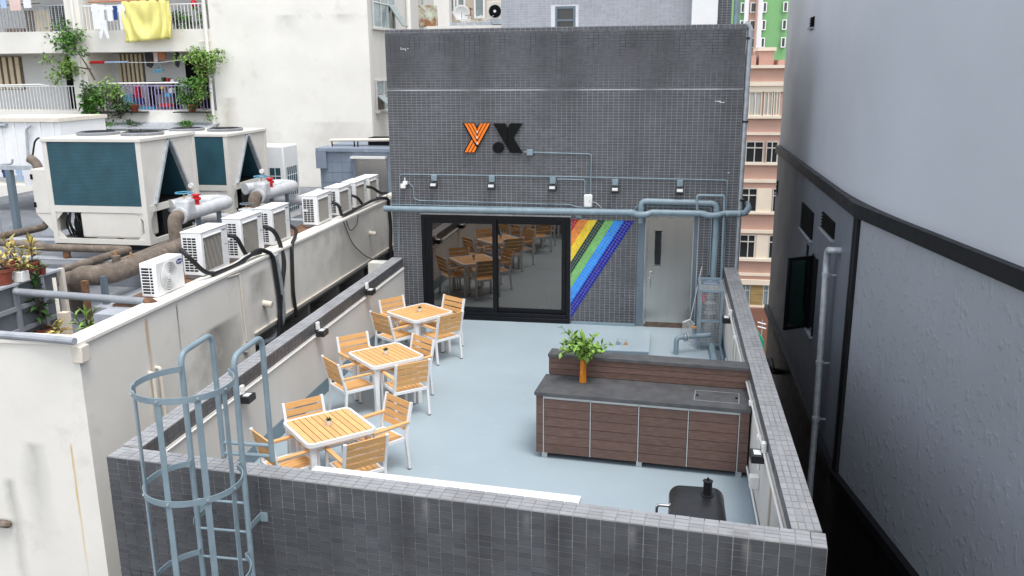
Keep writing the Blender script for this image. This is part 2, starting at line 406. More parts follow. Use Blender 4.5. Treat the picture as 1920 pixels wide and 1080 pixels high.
M['wall_tile'] = streaks('tile', [(0, -3.3 + .83 * k + .3 * (k % 2), .25, 5.5, 3.6 - 1.2 * (k % 3), (.038, .039, .043), .35) for k in range(8)] + [(0, -1.2, .5, 3.3, 2.2, (.09, .09, .095), .5), (0, 1.0, .5, 5.2, 3.2, (.09, .09, .1), .5)])
M['front_tile'] = streaks('tile', [(0, -3.2 + .47 * k + .2 * (k % 3), .12 + .05 * (k % 2), 1.2, -.6, (.036, .037, .041), .26) for k in range(14)] + [(0, -2.9 + .9 * k, .05, 1.2, .95, (.30, .30, .29), .4) for k in range(7)])
b = MB(); b.bx(X0 + .2, X1 - .2, .22, 5.8, 5.0, 5.25); b.build('roof_slab', 'concrete', ph)
b = MB(); b.prism([(XL, -.01, -28), (PL.x, PL.y + .02, -28), (PR.x, PR.y + .02, -28), (XR, -.01, -28)], (0, 0, 27.94)); b.bx(X0, X1, .0, 6, -28, -1.0); b.build('lower_storeys', 'tile', ph)
RB = [(0.012, 2.055), (1.195, 2.04), (0.012, .09)]            # rainbow triangle (x, z)
def in_tri(x, z):
    s = (1.195 - .012); return x < .012 + s * (z - .09) / (2.05 - .09) and z < 2.055 and x > .0
JZ = 4.47
def skip_back(u0, u1, v0, v1):
    xa, xb, za, zb = X0 + u0, X0 + u1, v0, v1
    if xb > DX0 and xa < DX1 and za < DZ1: return True
    if xb > 1.40 and xa < 2.30 and za < 2.13: return True
    if za < JZ + .012 and zb > JZ - .012: return True
    xm, zm = (xa + xb) / 2, (za + zb) / 2
    if xa > -.05 and in_tri(xa, zb):
        q = clip([(xa, za), (xb, za), (xb, zb), (xa, zb)], -1, 1.183 / 1.96, 1.183 / 1.96 * .09 - .016)
        if len(q) > 2: cut.append(q)
        return True
    return False
def clip(poly, nx, nz, c):            # keep nx*x+nz*z <= c
    out = []
    for i in range(len(poly)):
        a, b_ = poly[i], poly[(i + 1) % len(poly)]; da, db = nx * a[0] + nz * a[1] - c, nx * b_[0] + nz * b_[1] - c
        if da <= 0: out.append(a)
        if da * db < 0:
            t = da / (da - db); out.append((a[0] + t * (b_[0] - a[0]), a[1] + t * (b_[1] - a[1])))
    return out
cut = []
nu = int((X1 - X0) / TW); TWx = (X1 - X0) / nu
tb = MB(); tiles(tb, (X0, 0, 0), (1, 0, 0), (0, 0, 1), (0, -1, 0), nu, int(ZT / TH), TWx, ZT / int(ZT / TH), .0065, .006, skip_back)
for q in cut: tb.prism([(x, 0, z) for x, z in q], (0, -.006, 0))
tag(tb.build('wall_tile_field', M['wall_tile'], ph, None), kind='stuff')
for px, py, w_, h_ in ((757, 92, 7, 1), (752, 91, 1, 5), (761, 94, 1, 4), (765, 91, 3, 1), (1348, 190, 6, 1.5), (1354, 192, 9, 1), (1342, 190, 2, 2), (1366, 324, 2.5, 2)):
    q = P(px, py, y=0); MB().bx(q.x - w_ / 208, q.x + w_ / 208, -.0085, -.0005, q.z - h_ / 200, q.z + h_ / 200).build('grout_patch', 'white_plastic', ph)
tb = MB(); tiles(tb, (X0, 0, ZT), (1, 0, 0), (0, 1, 0), (0, 0, 1), nu, 4, TWx, .055, .008, .006)
tiles(tb, (X1, 0, 0), (0, 1, 0), (0, 0, 1), (1, 0, 0), 40, int(ZT / TH), TW, TH, .008, .006)
tag(tb.build('coping_tile_field', 'tile', ph, None), kind='stuff')
MB().bx(X0 + .01, X1 - .01, -.004, -.001, JZ - .012, JZ + .012).build('movement_joint', 'joint_grey', ph)

# rainbow mosaic: seven diagonal stripes of small square tiles
rbw = thing('rainbow_mosaic', 'triangular rainbow stripe mosaic beside the sliding door', 'mosaic', (.5, -.004, .1))
mb = MB(); mb.prism([(x, -.003, z) for x, z in RB], (0, -.002, 0)); mb.build('grout_bed', 'grout_light', rbw)
dirx, dirz = 1.183 / math.hypot(1.183, 1.955), 1.955 / math.hypot(1.183, 1.955)       # along the stripes
px_, pz_ = dirz, -dirx                                                                  # across (towards lower right)
cmax = px_ * RB[2][0] + pz_ * RB[2][1]; cmin = px_ * .012 + pz_ * 2.055
names = ['red', 'orange', 'yellow', 'dark_green', 'light_green', 'sky_blue', 'navy']
# the stripe boundaries measured along the top edge (x of the photo)
tops = [0.012, .16, .34, .51, .66, .83, 1.01, 1.20]
for i in range(7):
    mb = MB(); c0 = px_ * tops[i] + pz_ * 2.05; c1 = px_ * tops[i + 1] + pz_ * 2.045
    k = 3; wq = (c1 - c0) / k
    for a in range(k):
        ca, cb = c0 + a * wq + .0025, c0 + (a + 1) * wq - .0025
        s0 = -3.0
        while s0 < 3:
            sa, sb = s0 + .0025, s0 + .0535
            q = [(px_ * c + dirx * s, pz_ * c + dirz * s) for c, s in ((ca, sa), (cb, sa), (cb, sb), (ca, sb))]
            q = clip(q, -1, 0, -.014)
            if len(q) > 2: q = clip(q, 0, 1, 2.045)
            if len(q) > 2: mb.prism([(x, -.005, z) for x, z in q], (0, -.006, 0))
            s0 += .056
    mb.build(names[i] + '_stripe', 'r%d' % i, rbw, None)

# ------------------------------------------------------------------ parapets
ptile = MB().bx(-.0545, .0545, -.0255, .0255, -.004, .006).mesh('tile', smooth=None); ptile.materials.append(M['front_tile'])
ctile = MB().bx(-.0545, .0545, -.0255, .0255, -.004, .006).mesh('tile', smooth=None); ctile.materials.append(M['cap_tile'])
FD = (PR - PL).normalized(); FN = V((FD.y, -FD.x, 0))          # along / outward (towards the camera)
FL = (PR - PL).length; FPU, FPV = .1165, .0575
pf = thing('front_parapet', 'near parapet of dark grey tiles with the caged ladder in front', 'parapet', (PL + PR) / 2)
mb = MB(); mb.prism([PL, PR, IR, IL], (0, 0, ZP)); mb.prism([PL + V((0, 0, -9)), PR + V((0, 0, -9)), IR + V((0, 0, -9)), IL + V((0, 0, -9))], (0, 0, 8.93))
mb.build('core', 'grout_warm', pf)
nfu = int(FL / FPU); FPU = FL / nfu; rows = 44; ind = 5
rotf = Euler((R(90), 0, math.atan2(FD.y, FD.x)))
for b_ in range(ind):
    for a in range(nfu):
        p = PL + FD * (a + .5) * FPU + V((0, 0, ZP - (b_ + .5) * FPV)) + FN * rnd.uniform(-.001, .001)
        inst(ptile, pf, p, Euler((R(90) + rnd.uniform(-.01, .01), 0, rotf.z + rnd.uniform(-.006, .006))), 'tile')
mb = MB(); tiles(mb, PL + V((0, 0, ZP - rows * FPV)), FD, (0, 0, 1), FN, nfu, rows - ind, FPU, FPV, .0065, .006)
tag(mb.build('face_tile_field', M['front_tile'], pf, None), kind='stuff')
def cap(parent, o, du, dn, L, n_cross, wid, ind_fn, pu=.1165):
    nu_ = int(L / pu); pu = L / nu_; pv = wid / n_cross; field = MB()
    for a in range(nu_):
        for c in range(n_cross):
            ctr = o + du * (a + .5) * pu + dn * (c + .5) * pv
            if ind_fn(ctr):
                t_ = inst(ctile, parent, ctr + V((0, 0, rnd.uniform(-.0012, .0012))), Euler((rnd.uniform(-.008, .008), rnd.uniform(-.008, .008), math.atan2(du.y, du.x) + rnd.uniform(-.005, .005))), 'tile')
            else:
                tiles(field, ctr - du * pu / 2 - dn * pv / 2, du, dn, V((0, 0, 1)), 1, 1, pu, pv, .0065, .006)
    if field.v: tag(field.build('coping_tile_field', 'cap_tile', parent, None), kind='stuff')
cap(pf, PL + V((0, 0, ZP)), FD, -FN, FL, 4, .228, lambda c: False)
M['skirt'] = mat('skirt', (.17, .235, .28), .45, var=.08)
def side_parapet(name, label, xo_b, xi_b, po, pi, nearest):
    th = thing(name, label, 'parapet', ((xo_b + xi_b) / 2, -4.8, 0))
    s = 1 if xo_b > xi_b else -1; SK = .14 if s > 0 else .22
    a, b_ = V((xo_b, -.002, 0)), V((po.x, po.y + .26, 0)); c, d = V((pi.x, pi.y + .02, 0)), V((xi_b, -.002, 0))
    mb = MB(); mb.prism([a, b_, c, d], (0, 0, ZP)); mb.prism([q + V((0, 0, -9)) for q in (a, b_, c, d)], (0, 0, 8.93)); mb.build('core', 'grout_warm', th)
    du = (b_ - a).normalized(); L = (b_ - a).length; dn = V((du.y, -du.x, 0))
    if dn.x * s > 0: dn = -dn
    cap(th, a + V((0, 0, ZP)), du, dn, L, 4, abs(xo_b - xi_b), nearest)
    # inner face: a dark tiled band on top, plaster below, painted skirting at the foot
    e = (c - d).normalized(); Li = (c - d).length; ni = V((e.y, -e.x, 0))
    if ni.x * s > 0: ni = -ni
    f = MB(); tiles(f, d + V((0, 0, ZP - .172)), e, (0, 0, 1), ni, int(Li / .1165), 3, Li / int(Li / .1165), .0575, .0065, .006)
    tag(f.build('inner_tile_field', 'tile', th, None), kind='stuff')
    p = MB(); ctr = (c + d) / 2 + ni * .008; p.ob(ctr + V((0, 0, (SK + ZP - .18) / 2)), e, ni, V((0, 0, 1)), Li / 2 - .004, .008, (ZP - .18 - SK) / 2); p.build('plaster_panel', 'plaster_in', th)
    k = MB(); k.ob((c + d) / 2 + ni * .012 + V((0, 0, SK / 2)), e, ni, V((0, 0, 1)), Li / 2 - .004, .012, SK / 2 - .0005); k.build('skirting', 'skirt', th)
    f = MB(); tiles(f, a + V((0, 0, -4)), du, (0, 0, 1), -dn, int(L / .1165), int((4 + ZP) / .0575), L / int(L / .1165), .0575, .0065, .006)
    tag(f.build('outer_tile_field', 'tile', th, None), kind='stuff')
    return th, d, e, ni, Li
pr_, rd, re, rn, rL = side_parapet('right_parapet', 'right parapet with grey tiled coping beside the dark building', XR, XRI, PR, IR, lambda c: c.y < -5.6)
pl_, ld, le, ln, lL = side_parapet('left_parapet', 'left parapet with beige inner face behind the dining tables', XL, XLI, PL, IL, lambda c: c.y < -6.2)

# ------------------------------------------------------------------ sliding door and the room behind it
sdr = thing('sliding_door', 'black framed two panel glass sliding door reflecting the tables', 'door', (-1.46, 0, 0))
def frame_rect(mb, x0, x1, z0, z1, t, y0, y1):
    mb.bx(x0, x0 + t, y0, y1, z0, z1); mb.bx(x1 - t, x1, y0, y1, z0, z1); mb.bx(x0 + t, x1 - t, y0, y1, z1 - t, z1); mb.bx(x0 + t, x1 - t, y0, y1, z0, z0 + t)
mb = MB(); frame_rect(mb, DX0 + .002, DX1 - .004, .09, DZ1 - .003, .075, -.035, .18); mb.build('frame', 'frame_black', sdr, bevel=.004)
MB().bx(DX0 + .002, DX1 - .004, -.06, .18, .0, .088).build('sill', 'frame_black', sdr, bevel=.006)
for i, (xa, xb, y0) in enumerate(((-2.80, -1.43, -.02), (-1.50, -.085, .03))):
    mb = MB(); frame_rect(mb, xa, xb, .17, DZ1 - .08, .085, y0, y0 + .045); sh = mb.build('sash', 'frame_black', sdr, bevel=.003)
    MB().bx(xa + .086, xb - .086, y0 + .018, y0 + .026, .256, DZ1 - .166).build('pane', 'glass', sh)
MB().bx(-2.852, -2.802, -.02, .02, .17, DZ1 - .08).build('fixed_jamb', 'frame_black', sdr)
MB().bx(-.125, -.110, .008, .029, .85, 1.12).build('handle', 'black_satin', sdr, bevel=.003)
room = MB()
room.bx(-3.30, 2.85, .222, 5.79, -.04, .012)
struct(room, 'room_floor', 'room_floor')
mb = MB(); mb.bx(-3.305, -3.29, .23, 5.79, .02, 4.98); mb.bx(1.2, 1.3, .23, 5.79, .02, 4.98); mb.bx(-3.28, 1.19, 4.5, 4.6, .02, 4.98); mb.bx(-3.28, 1.19, .23, 4.5, 2.6, 2.7)
struct(mb, 'room_wall', 'room_dark')
t_ = thing('round_table', 'white round pedestal table just inside the glass door', 'table', (-.55, 1.0, .012))
MB().lathe([(.32, .70), (.33, .715), (.32, .73)], (-.55, 1.0, .012), 28).build('table_top', 'white_metal', t_); MB().lathe([(.19, 0), (.19, .02), (.04, .05), (.035, .7)], (-.55, 1.0, .012), 18).build('pedestal', 'white_metal', t_)
for i, (x, y, r_, mk, lb) in enumerate(((-2.55, .75, .24, 'lightblue_cloth', 'pale blue round floor cushion inside the glass door'), (-1.35, .62, .22, 'orange_cloth', 'orange round floor cushion inside the glass door'), (-1.9, .72, .26, 'curtain', 'grey round floor cushion inside the glass door'), (-1.05, .5, .16, 'turquoise', 'small turquoise floor cushion inside the glass door'))):
    MB().lathe([(r_ * .8, 0), (r_, .03), (r_, .07), (r_ * .8, .10), (.01, .105)], (x, y, .012), 20).solo('floor_cushion', mk, lb, 'cushion', 'floor cushions in the room')

# ------------------------------------------------------------------ steel door
st = thing('steel_door', 'brushed stainless steel service door with narrow window', 'door', (1.85, 0, 0))
mb = MB(); mb.bx(1.42, 1.455, -.02, .01, .06, 2.12); mb.bx(2.245, 2.28, -.02, .01, .06, 2.12); mb.bx(1.455, 2.245, -.02, .01, 2.085, 2.12); mb.build('frame', 'stainless', st)
lf = MB(); wx0, wx1, wz0, wz1 = 1.60, 1.70, 1.22, 1.86
lf.bx(1.458, wx0, -.012, .008, .10, 2.082); lf.bx(wx1, 2.242, -.012, .008, .10, 2.082); lf.bx(wx0, wx1, -.012, .008, .10, wz0); lf.bx(wx0, wx1, -.012, .008, wz1, 2.082)
lf = lf.build('leaf', 'door_steel', st)
MB().bx(wx0, wx1, -.004, .004, wz0, wz1).build('window', 'window_dark', st)
mb = MB()
for z0, z1, wd in ((wz1, wz1 + .02, .03), (wz0 - .02, wz0, .03)): mb.bx(wx0 - wd, wx1 + wd, -.02, -.0125, z0, z1)
mb.bx(wx0 - .012, wx0 - .001, -.018, -.0125, wz0, wz1); mb.bx(wx1 + .001, wx1 + .012, -.018, -.0125, wz0, wz1); mb.build('window_trim', 'chrome', st)
MB().cyl((1.53, -.012, 1.06), (1.53, -.045, 1.06), .032, n=16).build('lock_knob', 'chrome', st)
MB().tube([(1.515, -.012, .97), (1.515, -.05, .97), (1.515, -.05, .78), (1.515, -.012, .78)], .011, 8, .02).build('pull_handle', 'chrome', st)
MB().bx(1.42, 2.28, -.015, .01, .0, .098).build('threshold', 'bark', st)
for x0, x1, lb in ((1.275, 1.405, 'blue grey painted strip left of the steel door'), (2.30, 2.37, 'blue grey painted strip right of the steel door')):
    MB().bx(x0, x1, -.0075, -.001, .0, 2.16).solo('painted_strip', 'blue_dark', lb, 'wall strip', 'painted strips beside the steel door')
MB().bx(DX1 + .03, 1.26, -.05, -.001, .001, .05).solo('floor_plinth', 'blue_paint', 'low painted plinth under the rainbow mosaic', 'plinth')

# ------------------------------------------------------------------ sign letters
def LP(zx, zy, y=0):      # pixel of a 5.686x enlargement with corner (840, 210)
    return P(840 + zx / 5.686, 210 + zy / 5.686, y=y)
ysg = thing('striped_letter', 'orange and black striped letter Y sign on the tiled wall', 'sign', LP(270, 432))
ypoly = [(162, 118), (280, 118), (312, 168), (345, 118), (460, 118), (288, 432), (168, 432), (250, 282)]
MB().prism([LP(x, y, -.02) for x, y in ypoly[::-1]], (0, -.045, 0)).build('backing', 'sign_black', ysg)
def stripe(q, nm='stripe', mk='sign_orange'):
    if len(q) > 2: MB().prism([LP(x, y, -.066) for x, y in q[::-1]], (0, -.010, 0)).build(nm, mk, ysg)
for i in range(3):
    xa = 175 + i * 36; q = [(xa, 121), (xa + 26, 121), (xa + 26 + .56 * 300, 421), (xa + .56 * 300, 421)]
    stripe(clip(clip(q, 1, 0, 305), .28, .96, 400))
    xa = 347 + i * 37; q = [(xa, 121), (xa + 27, 121), (xa + 27 - .547 * 308, 429), (xa - .547 * 308, 429)]
    stripe(clip(q, -1, 0, -319))
    stripe(clip(clip(q, 1, -.56, 162 - .56 * 118 - 4), 1, 0, 303))
for yc in (212, 272, 332): stripe([(303, yc), (311, yc - 20), (319, yc), (311, yc + 20)], 'diamond', 'white_metal')
xsg = thing('black_letter', 'black letter X sign to the right of the round dot', 'sign', LP(640, 432))
MB().prism([LP(x, y, -.02) for x, y in [(487, 120), (610, 120), (638, 168), (638, 380)][::-1]], (0, -.055, 0)).build('left_stroke', 'sign_black', xsg)
MB().prism([LP(x, y, -.02) for x, y in [(641, 166), (668, 120), (795, 120), (698, 272), (795, 435), (668, 432), (641, 386)][::-1]], (0, -.05, 0)).build('right_stroke', 'sign_black', xsg)
c_ = LP(540, 378); MB().cyl(c_ + V((0, -.02, 0)), c_ + V((0, -.07, 0)), .105, n=32).solo('round_dot', 'sign_black', 'black round dot between the two letters of the sign', 'sign')

# ------------------------------------------------------------------ pipes, conduits and lamps on the back wall
def WP(px, py, d=.0): return P(px, py, y=-d)
def wire(name, pts, d, r, mk, label, cat='conduit', fil=.05, n=8, group=None):
    return MB().tube([WP(x, y, d) for x, y in pts], r, n, fil).solo(name, mk, label, cat, group)
fl_px = [(815, 333), (923, 335), (1037, 338), (1154, 341), (1275, 343)]
ords = ['leftmost', 'second from the left', 'middle', 'second from the right', 'rightmost']
for i, (x, y) in enumerate(fl_px):
    q = WP(x, y, .0); t_ = thing('flood_light', 'wall flood light on the tiled wall, %s of the five' % ords[i], 'lamp', q, 'flood lights along the conduit')
    MB().bx(q.x - .055, q.x + .055, -.065, -.007, q.z - .06, q.z + .06).build('junction_box', 'blue_paint', t_, bevel=.006)
    MB().bx(q.x - .02, q.x + .02, -.09, -.04, q.z - .09, q.z - .061).build('bracket', 'black_satin', t_)
    hd = MB().ob((q.x, -.115, q.z - .135), (1, 0, 0), V((0, 1, -.5)).normalized(), V((0, .5, 1)).normalized(), .075, .030, .055).build('lamp_head', 'black_satin', t_, bevel=.006)
    MB().ob((q.x, -.1445, q.z - .1205), (1, 0, 0), V((0, 1, -.5)).normalized(), V((0, .5, 1)).normalized(), .052, .0035, .026).build('lens', 'lens', hd)
wire('lamp_conduit', [(748, 470), (749.5, 326.5), (1050, 331), (1364, 338), (1356, 540)], .028, .0105, 'blue_paint', 'thin conduit linking the five flood lights', fil=.06)
wire('sign_conduit', [(982, 285), (1109, 289), (1107, 366)], .03, .011, 'blue_paint', 'thin conduit running from the letter sign down to the white box')
q = WP(994, 285.5); MB().bx(q.x - .055, q.x + .055, -.06, -.007, q.z - .055, q.z + .055).solo('junction_box', 'blue_paint', 'square junction box right of the letter sign', 'box', bevel=.006)
wire('box_conduit', [(1045, 336), (1097, 337), (1096, 366)], .045, .011, 'blue_paint', 'short conduit from the middle flood light to the white box')
q = WP(1103, 376); t_ = thing('router_box', 'white rounded wireless box on the wall above the door', 'box', V((q.x, 0, q.z - .12)))
MB().bx(q.x - .08, q.x + .08, -.075, -.012, q.z - .122, q.z + .122).build('case', 'white_plastic', t_, bevel=.025); MB().bx(q.x + .028, q.x + .034, -.077, -.0745, q.z - .03, q.z + .02).build('indicator', 'grille_brown', t_)
wire('box_cable', [(1108, 378), (1118, 380), (1127, 389)], .04, .004, 'white_plastic', 'thin loose cable right of the white wireless box', 'cable', .02)
wire('upper_cable_duct', [(764, 341), (775, 350), (776, 372), (786, 376), (1068, 383.5), (1082, 388), (1100, 389)], .028, .010, 'blue_paint', 'conduit from the white camera running right above the big pipe', fil=.04)
wire('middle_conduit', [(733, 383), (1190, 394), (1193, 387), (1334, 389.5), (1333, 520)], .022, .0105, 'blue_paint', 'thin conduit just above the big horizontal pipe', fil=.02)
q = WP(758, 344); t_ = thing('security_camera', 'white security camera on the tiled wall at the far left', 'camera', V((q.x, 0, q.z - .07)))
MB().bx(q.x - .01, q.x + .08, -.08, -.007, q.z - .02, q.z + .05).build('mount', 'white_plastic', t_, bevel=.01)
MB().cyl((q.x + .01, -.12, q.z - .075), (q.x + .01, -.12, q.z + .01), .055, .05, 18).build('body', 'white_plastic', t_, bevel=.008); MB().cyl((q.x + .03, -.05, q.z + .05), (q.x + .03, -.05, q.z + .12), .012, n=8).build('antenna', 'white_plastic', t_)
MB().bx(q.x + .0, q.x + .05, -.10, -.06, q.z - .05, q.z + .02).build('arm', 'white_plastic', t_)
# the long main pipe with its offsets round the risers
mp_ = thing('main_pipe', 'long thick blue grey pipe running across the wall above both doors', 'pipe', (-.2, -.13, 2.15))
pts = [(722, 391), (1000, 395.5), (1186, 398.5), (1196, 402.5), (1212, 402.5), (1222, 398), (1318, 400), (1328, 404), (1346, 404), (1356, 400), (1388, 400)]
MB().tube([WP(x, y, .13 if not (1190 < x < 1215 or 1325 < x < 1350) else .22) for x, y in pts], .056, 14, .06).build('run', 'blue_paint', mp_)
for x in (722, 860, 948, 1182, 1230, 1310, 1364, 1386):
    a = WP(x, 391 + (x - 722) * .0155, .13); MB().cyl(a - V((.02, 0, 0)), a + V((.02, 0, 0)), .0605, n=14).build('collar', 'blue_paint', mp_)
for x in (860, 1100, 1270):
    a = WP(x, 391 + (x - 722) * .0155, .13); MB().bx(a.x - .012, a.x + .012, -.13, -.007, a.z - .012, a.z + .012).build('bracket', 'blue_dark', mp_)
a = WP(1388, 400, .13); MB().tube([a, a + V((.08, .02, .0)), a + V((.16, .20, .06)), a + V((.16, .5, .1))], .058, 12, .1).build('end_bend', 'blue_paint', mp_)
vp = thing('vent_riser', 'thick pipe looping up over the steel door and down into the pump cage', 'pipe', (2.45, -.10, 0))
MB().tube([WP(1202, 417, .1), WP(1202, 377, .1), WP(1344, 381, .1), WP(1342, 440, .1), WP(1336, 545, .1)], .056, 14, .11, 7).build('run', 'blue_paint', vp)
for x, y in ((1202, 416), (1202, 390), (1215, 377.5), (1332, 380.5), (1343, 394)):
    a = WP(x, y, .1); d_ = V((1, 0, 0)) if x in (1215, 1332) else V((0, 0, 1)); MB().cyl(a - d_ * .018, a + d_ * .018, .061, n=14).build('collar', 'blue_paint', vp)
wire('loop_pipe', [(1307, 397), (1307, 366), (1358.5, 367), (1352, 540)], .14, .024, 'blue_paint', 'slim pipe looping above the steel door beside the thick riser', 'pipe', .05, 10)
wire('drop_pipe', [(1335, 405), (1330, 515)], .05, .013, 'blue_paint', 'thin vertical pipe left of the thick riser', 'pipe')
MB().bx(*[WP(1084, 0).x, WP(1096, 0).x], -.05, -.007, 2.09, 2.13).solo('pipe_bracket', 'blue_paint', 'small bracket box under the long pipe above the glass door', 'bracket')
# galvanised rainwater pipe on the right corner
dp = thing('rainwater_pipe', 'galvanised rainwater pipe down the right edge of the tiled wall', 'pipe', (3.14, .06, .9))
MB().tube([WP(1397, 43, -.05), WP(1407, 52, -.06), WP(1389, 340, -.06), WP(1378, 530, -.06)], .05, 14, .08).build('run', 'galv', dp)
for x, y in ((1402, 72), (1396, 228), (1388.5, 375)):
    a = WP(x + 1, y, -.06); MB().cyl(a - V((0, 0, .018)), a + V((0, 0, .018)), .058, n=14).build('clamp', 'black_satin', dp); MB().bx(a.x - .09, a.x - .04, .04, .08, a.z - .012, a.z + .012).build('clamp_arm', 'black_satin', dp)

# ------------------------------------------------------------------ wall washer lamps and conduits on the side parapets
def washer(p, n, along, label, grp):
    t_ = thing('wall_washer_lamp', label, 'lamp', p - V((0, 0, .06)), grp); n = V(n); al = V(along); z = V((0, 0, 1))
    MB().ob(p + n * .022 + z * .085, al, n, z, .035, .022, .055).build('mount_box', 'white_plastic', t_, bevel=.006)
    MB().ob(p + n * .085 - z * .02, al, n, z, .095, .065, .042).build('housing', 'black_satin', t_, bevel=.004)
    MB().ob(p + n * .085 + z * .0235, al, n, z, .055, .036, .003).build('top_plate', 'white_metal', t_)
def on_left(px, py):
    x = -3.29; q = P(px, py, x=x + .06); k = (-q.y) / lL; return V((ld.x + (IL.x - ld.x) * k, q.y, q.z))
for (px, py), lb in zip(((600, 621), (693, 545), (457, 743)), ('black wall lamp on the left parapet behind the middle table', 'black wall lamp on the left parapet nearest the sliding door', 'black wall lamp on the left parapet beside the caged ladder')):
    q = on_left(px, py); washer(q + ln * .017, ln, le, lb, 'wall lamps on the parapets')
MB().tube([ld + ln * .03 + le * .05 + V((0, 0, ZP - .20)), ld + ln * .03 + le * (lL - .05) + V((0, 0, ZP - .20))], .012, 8).solo('lamp_conduit', 'white_plastic', 'white conduit along the top of the left parapet wall', 'conduit')
def on_right(px, py):
    q = P(px, py, x=2.80); k = (-q.y) / rL; return V((rd.x + (IR.x - rd.x) * k, q.y, q.z))
rgt = V((-1, 0, 0))
for (px, py), lb in zip(((1366, 585), (1424, 842)), ('black wall lamp on the right parapet beside the pump cage', 'black wall lamp on the right parapet beside the bar counter')):
    q = on_right(px, py); q.z = min(q.z, .98); washer(q + rn * .017, rn, re, lb, 'wall lamps on the parapets')
MB().tube([rd + rn * .035 + re * .1 + V((0, 0, ZP - .205)), rd + rn * .035 + re * (rL - .05) + V((0, 0, ZP - .205))], .0135, 8).solo('lamp_conduit', 'white_plastic', 'white conduit along the top of the right parapet wall', 'conduit')
for i, (yy, zt, zb, lb) in enumerate(((-7.35, .98, .62, 'white vertical conduit above the weatherproof socket'), (-8.35, .98, .26, 'cream vertical conduit nearest the smoker'), (-3.35, .98, .12, 'cream vertical conduit beside the pump cage'), (-3.75, .98, .10, 'white vertical conduit behind the end of the bar counter'))):
    k = -yy / rL; q = V((rd.x + (IR.x - rd.x) * k, yy, 0)) + rn * .032
    MB().tube([q + V((0, 0, zb)), q + V((0, 0, zt))], .013, 8).solo('vertical_conduit', 'white_plastic' if i % 3 == 0 else 'cream_plastic', lb, 'conduit', 'conduits on the right parapet')
for i, (yy, z, wd, hh, dd, mk, lb) in enumerate(((-7.35, .48, .10, .14, .10, 'white_plastic', 'white weatherproof socket box on the right parapet'),
        (-6.35, .995, .07, .055, .05, 'white_plastic', 'small white conduit box at the top of the right parapet above the counter'), (-7.35, .995, .07, .055, .05, 'white_plastic', 'small white conduit box at the top of the right parapet above the socket'), (-2.55, .995, .07, .055, .05, 'white_plastic', 'small white conduit box at the top of the right parapet above the cage'), (-3.75, .995, .07, .055, .05, 'white_plastic', 'small white conduit box on the right parapet just behind the counter'))):
    k = -yy / rL; q = V((rd.x + (IR.x - rd.x) * k, yy, z)) + rn * (.017 + dd / 2)
    MB().ob(q, re, rn, (0, 0, 1), wd / 2, dd / 2, hh / 2).solo('conduit_box', mk, lb, 'box', 'boxes on the right parapet', bevel=.006)
k = 8.35 / rL; q = V((rd.x + (IR.x - rd.x) * k, -8.35, .265)) + rn * .055; t_ = thing('socket_box', 'blue grey socket box with white lid low on the right parapet', 'box', q - V((0, 0, .27)))
MB().ob(q - V((0, 0, .135)), re, rn, (0, 0, 1), .05, .045, .122).build('case', 'blue_paint', t_, bevel=.006); MB().ob(q, re, rn, (0, 0, 1), .055, .05, .012).build('lid', 'white_plastic', t_)
MB().tube([rd + rn * .04 + re * 2.2 + V((0, 0, .155)), rd + rn * .04 + re * (rL - .7) + V((0, 0, .155))], .012, 8).solo('skirting_pipe', 'white_plastic', 'white pipe along the foot of the right parapet', 'pipe')
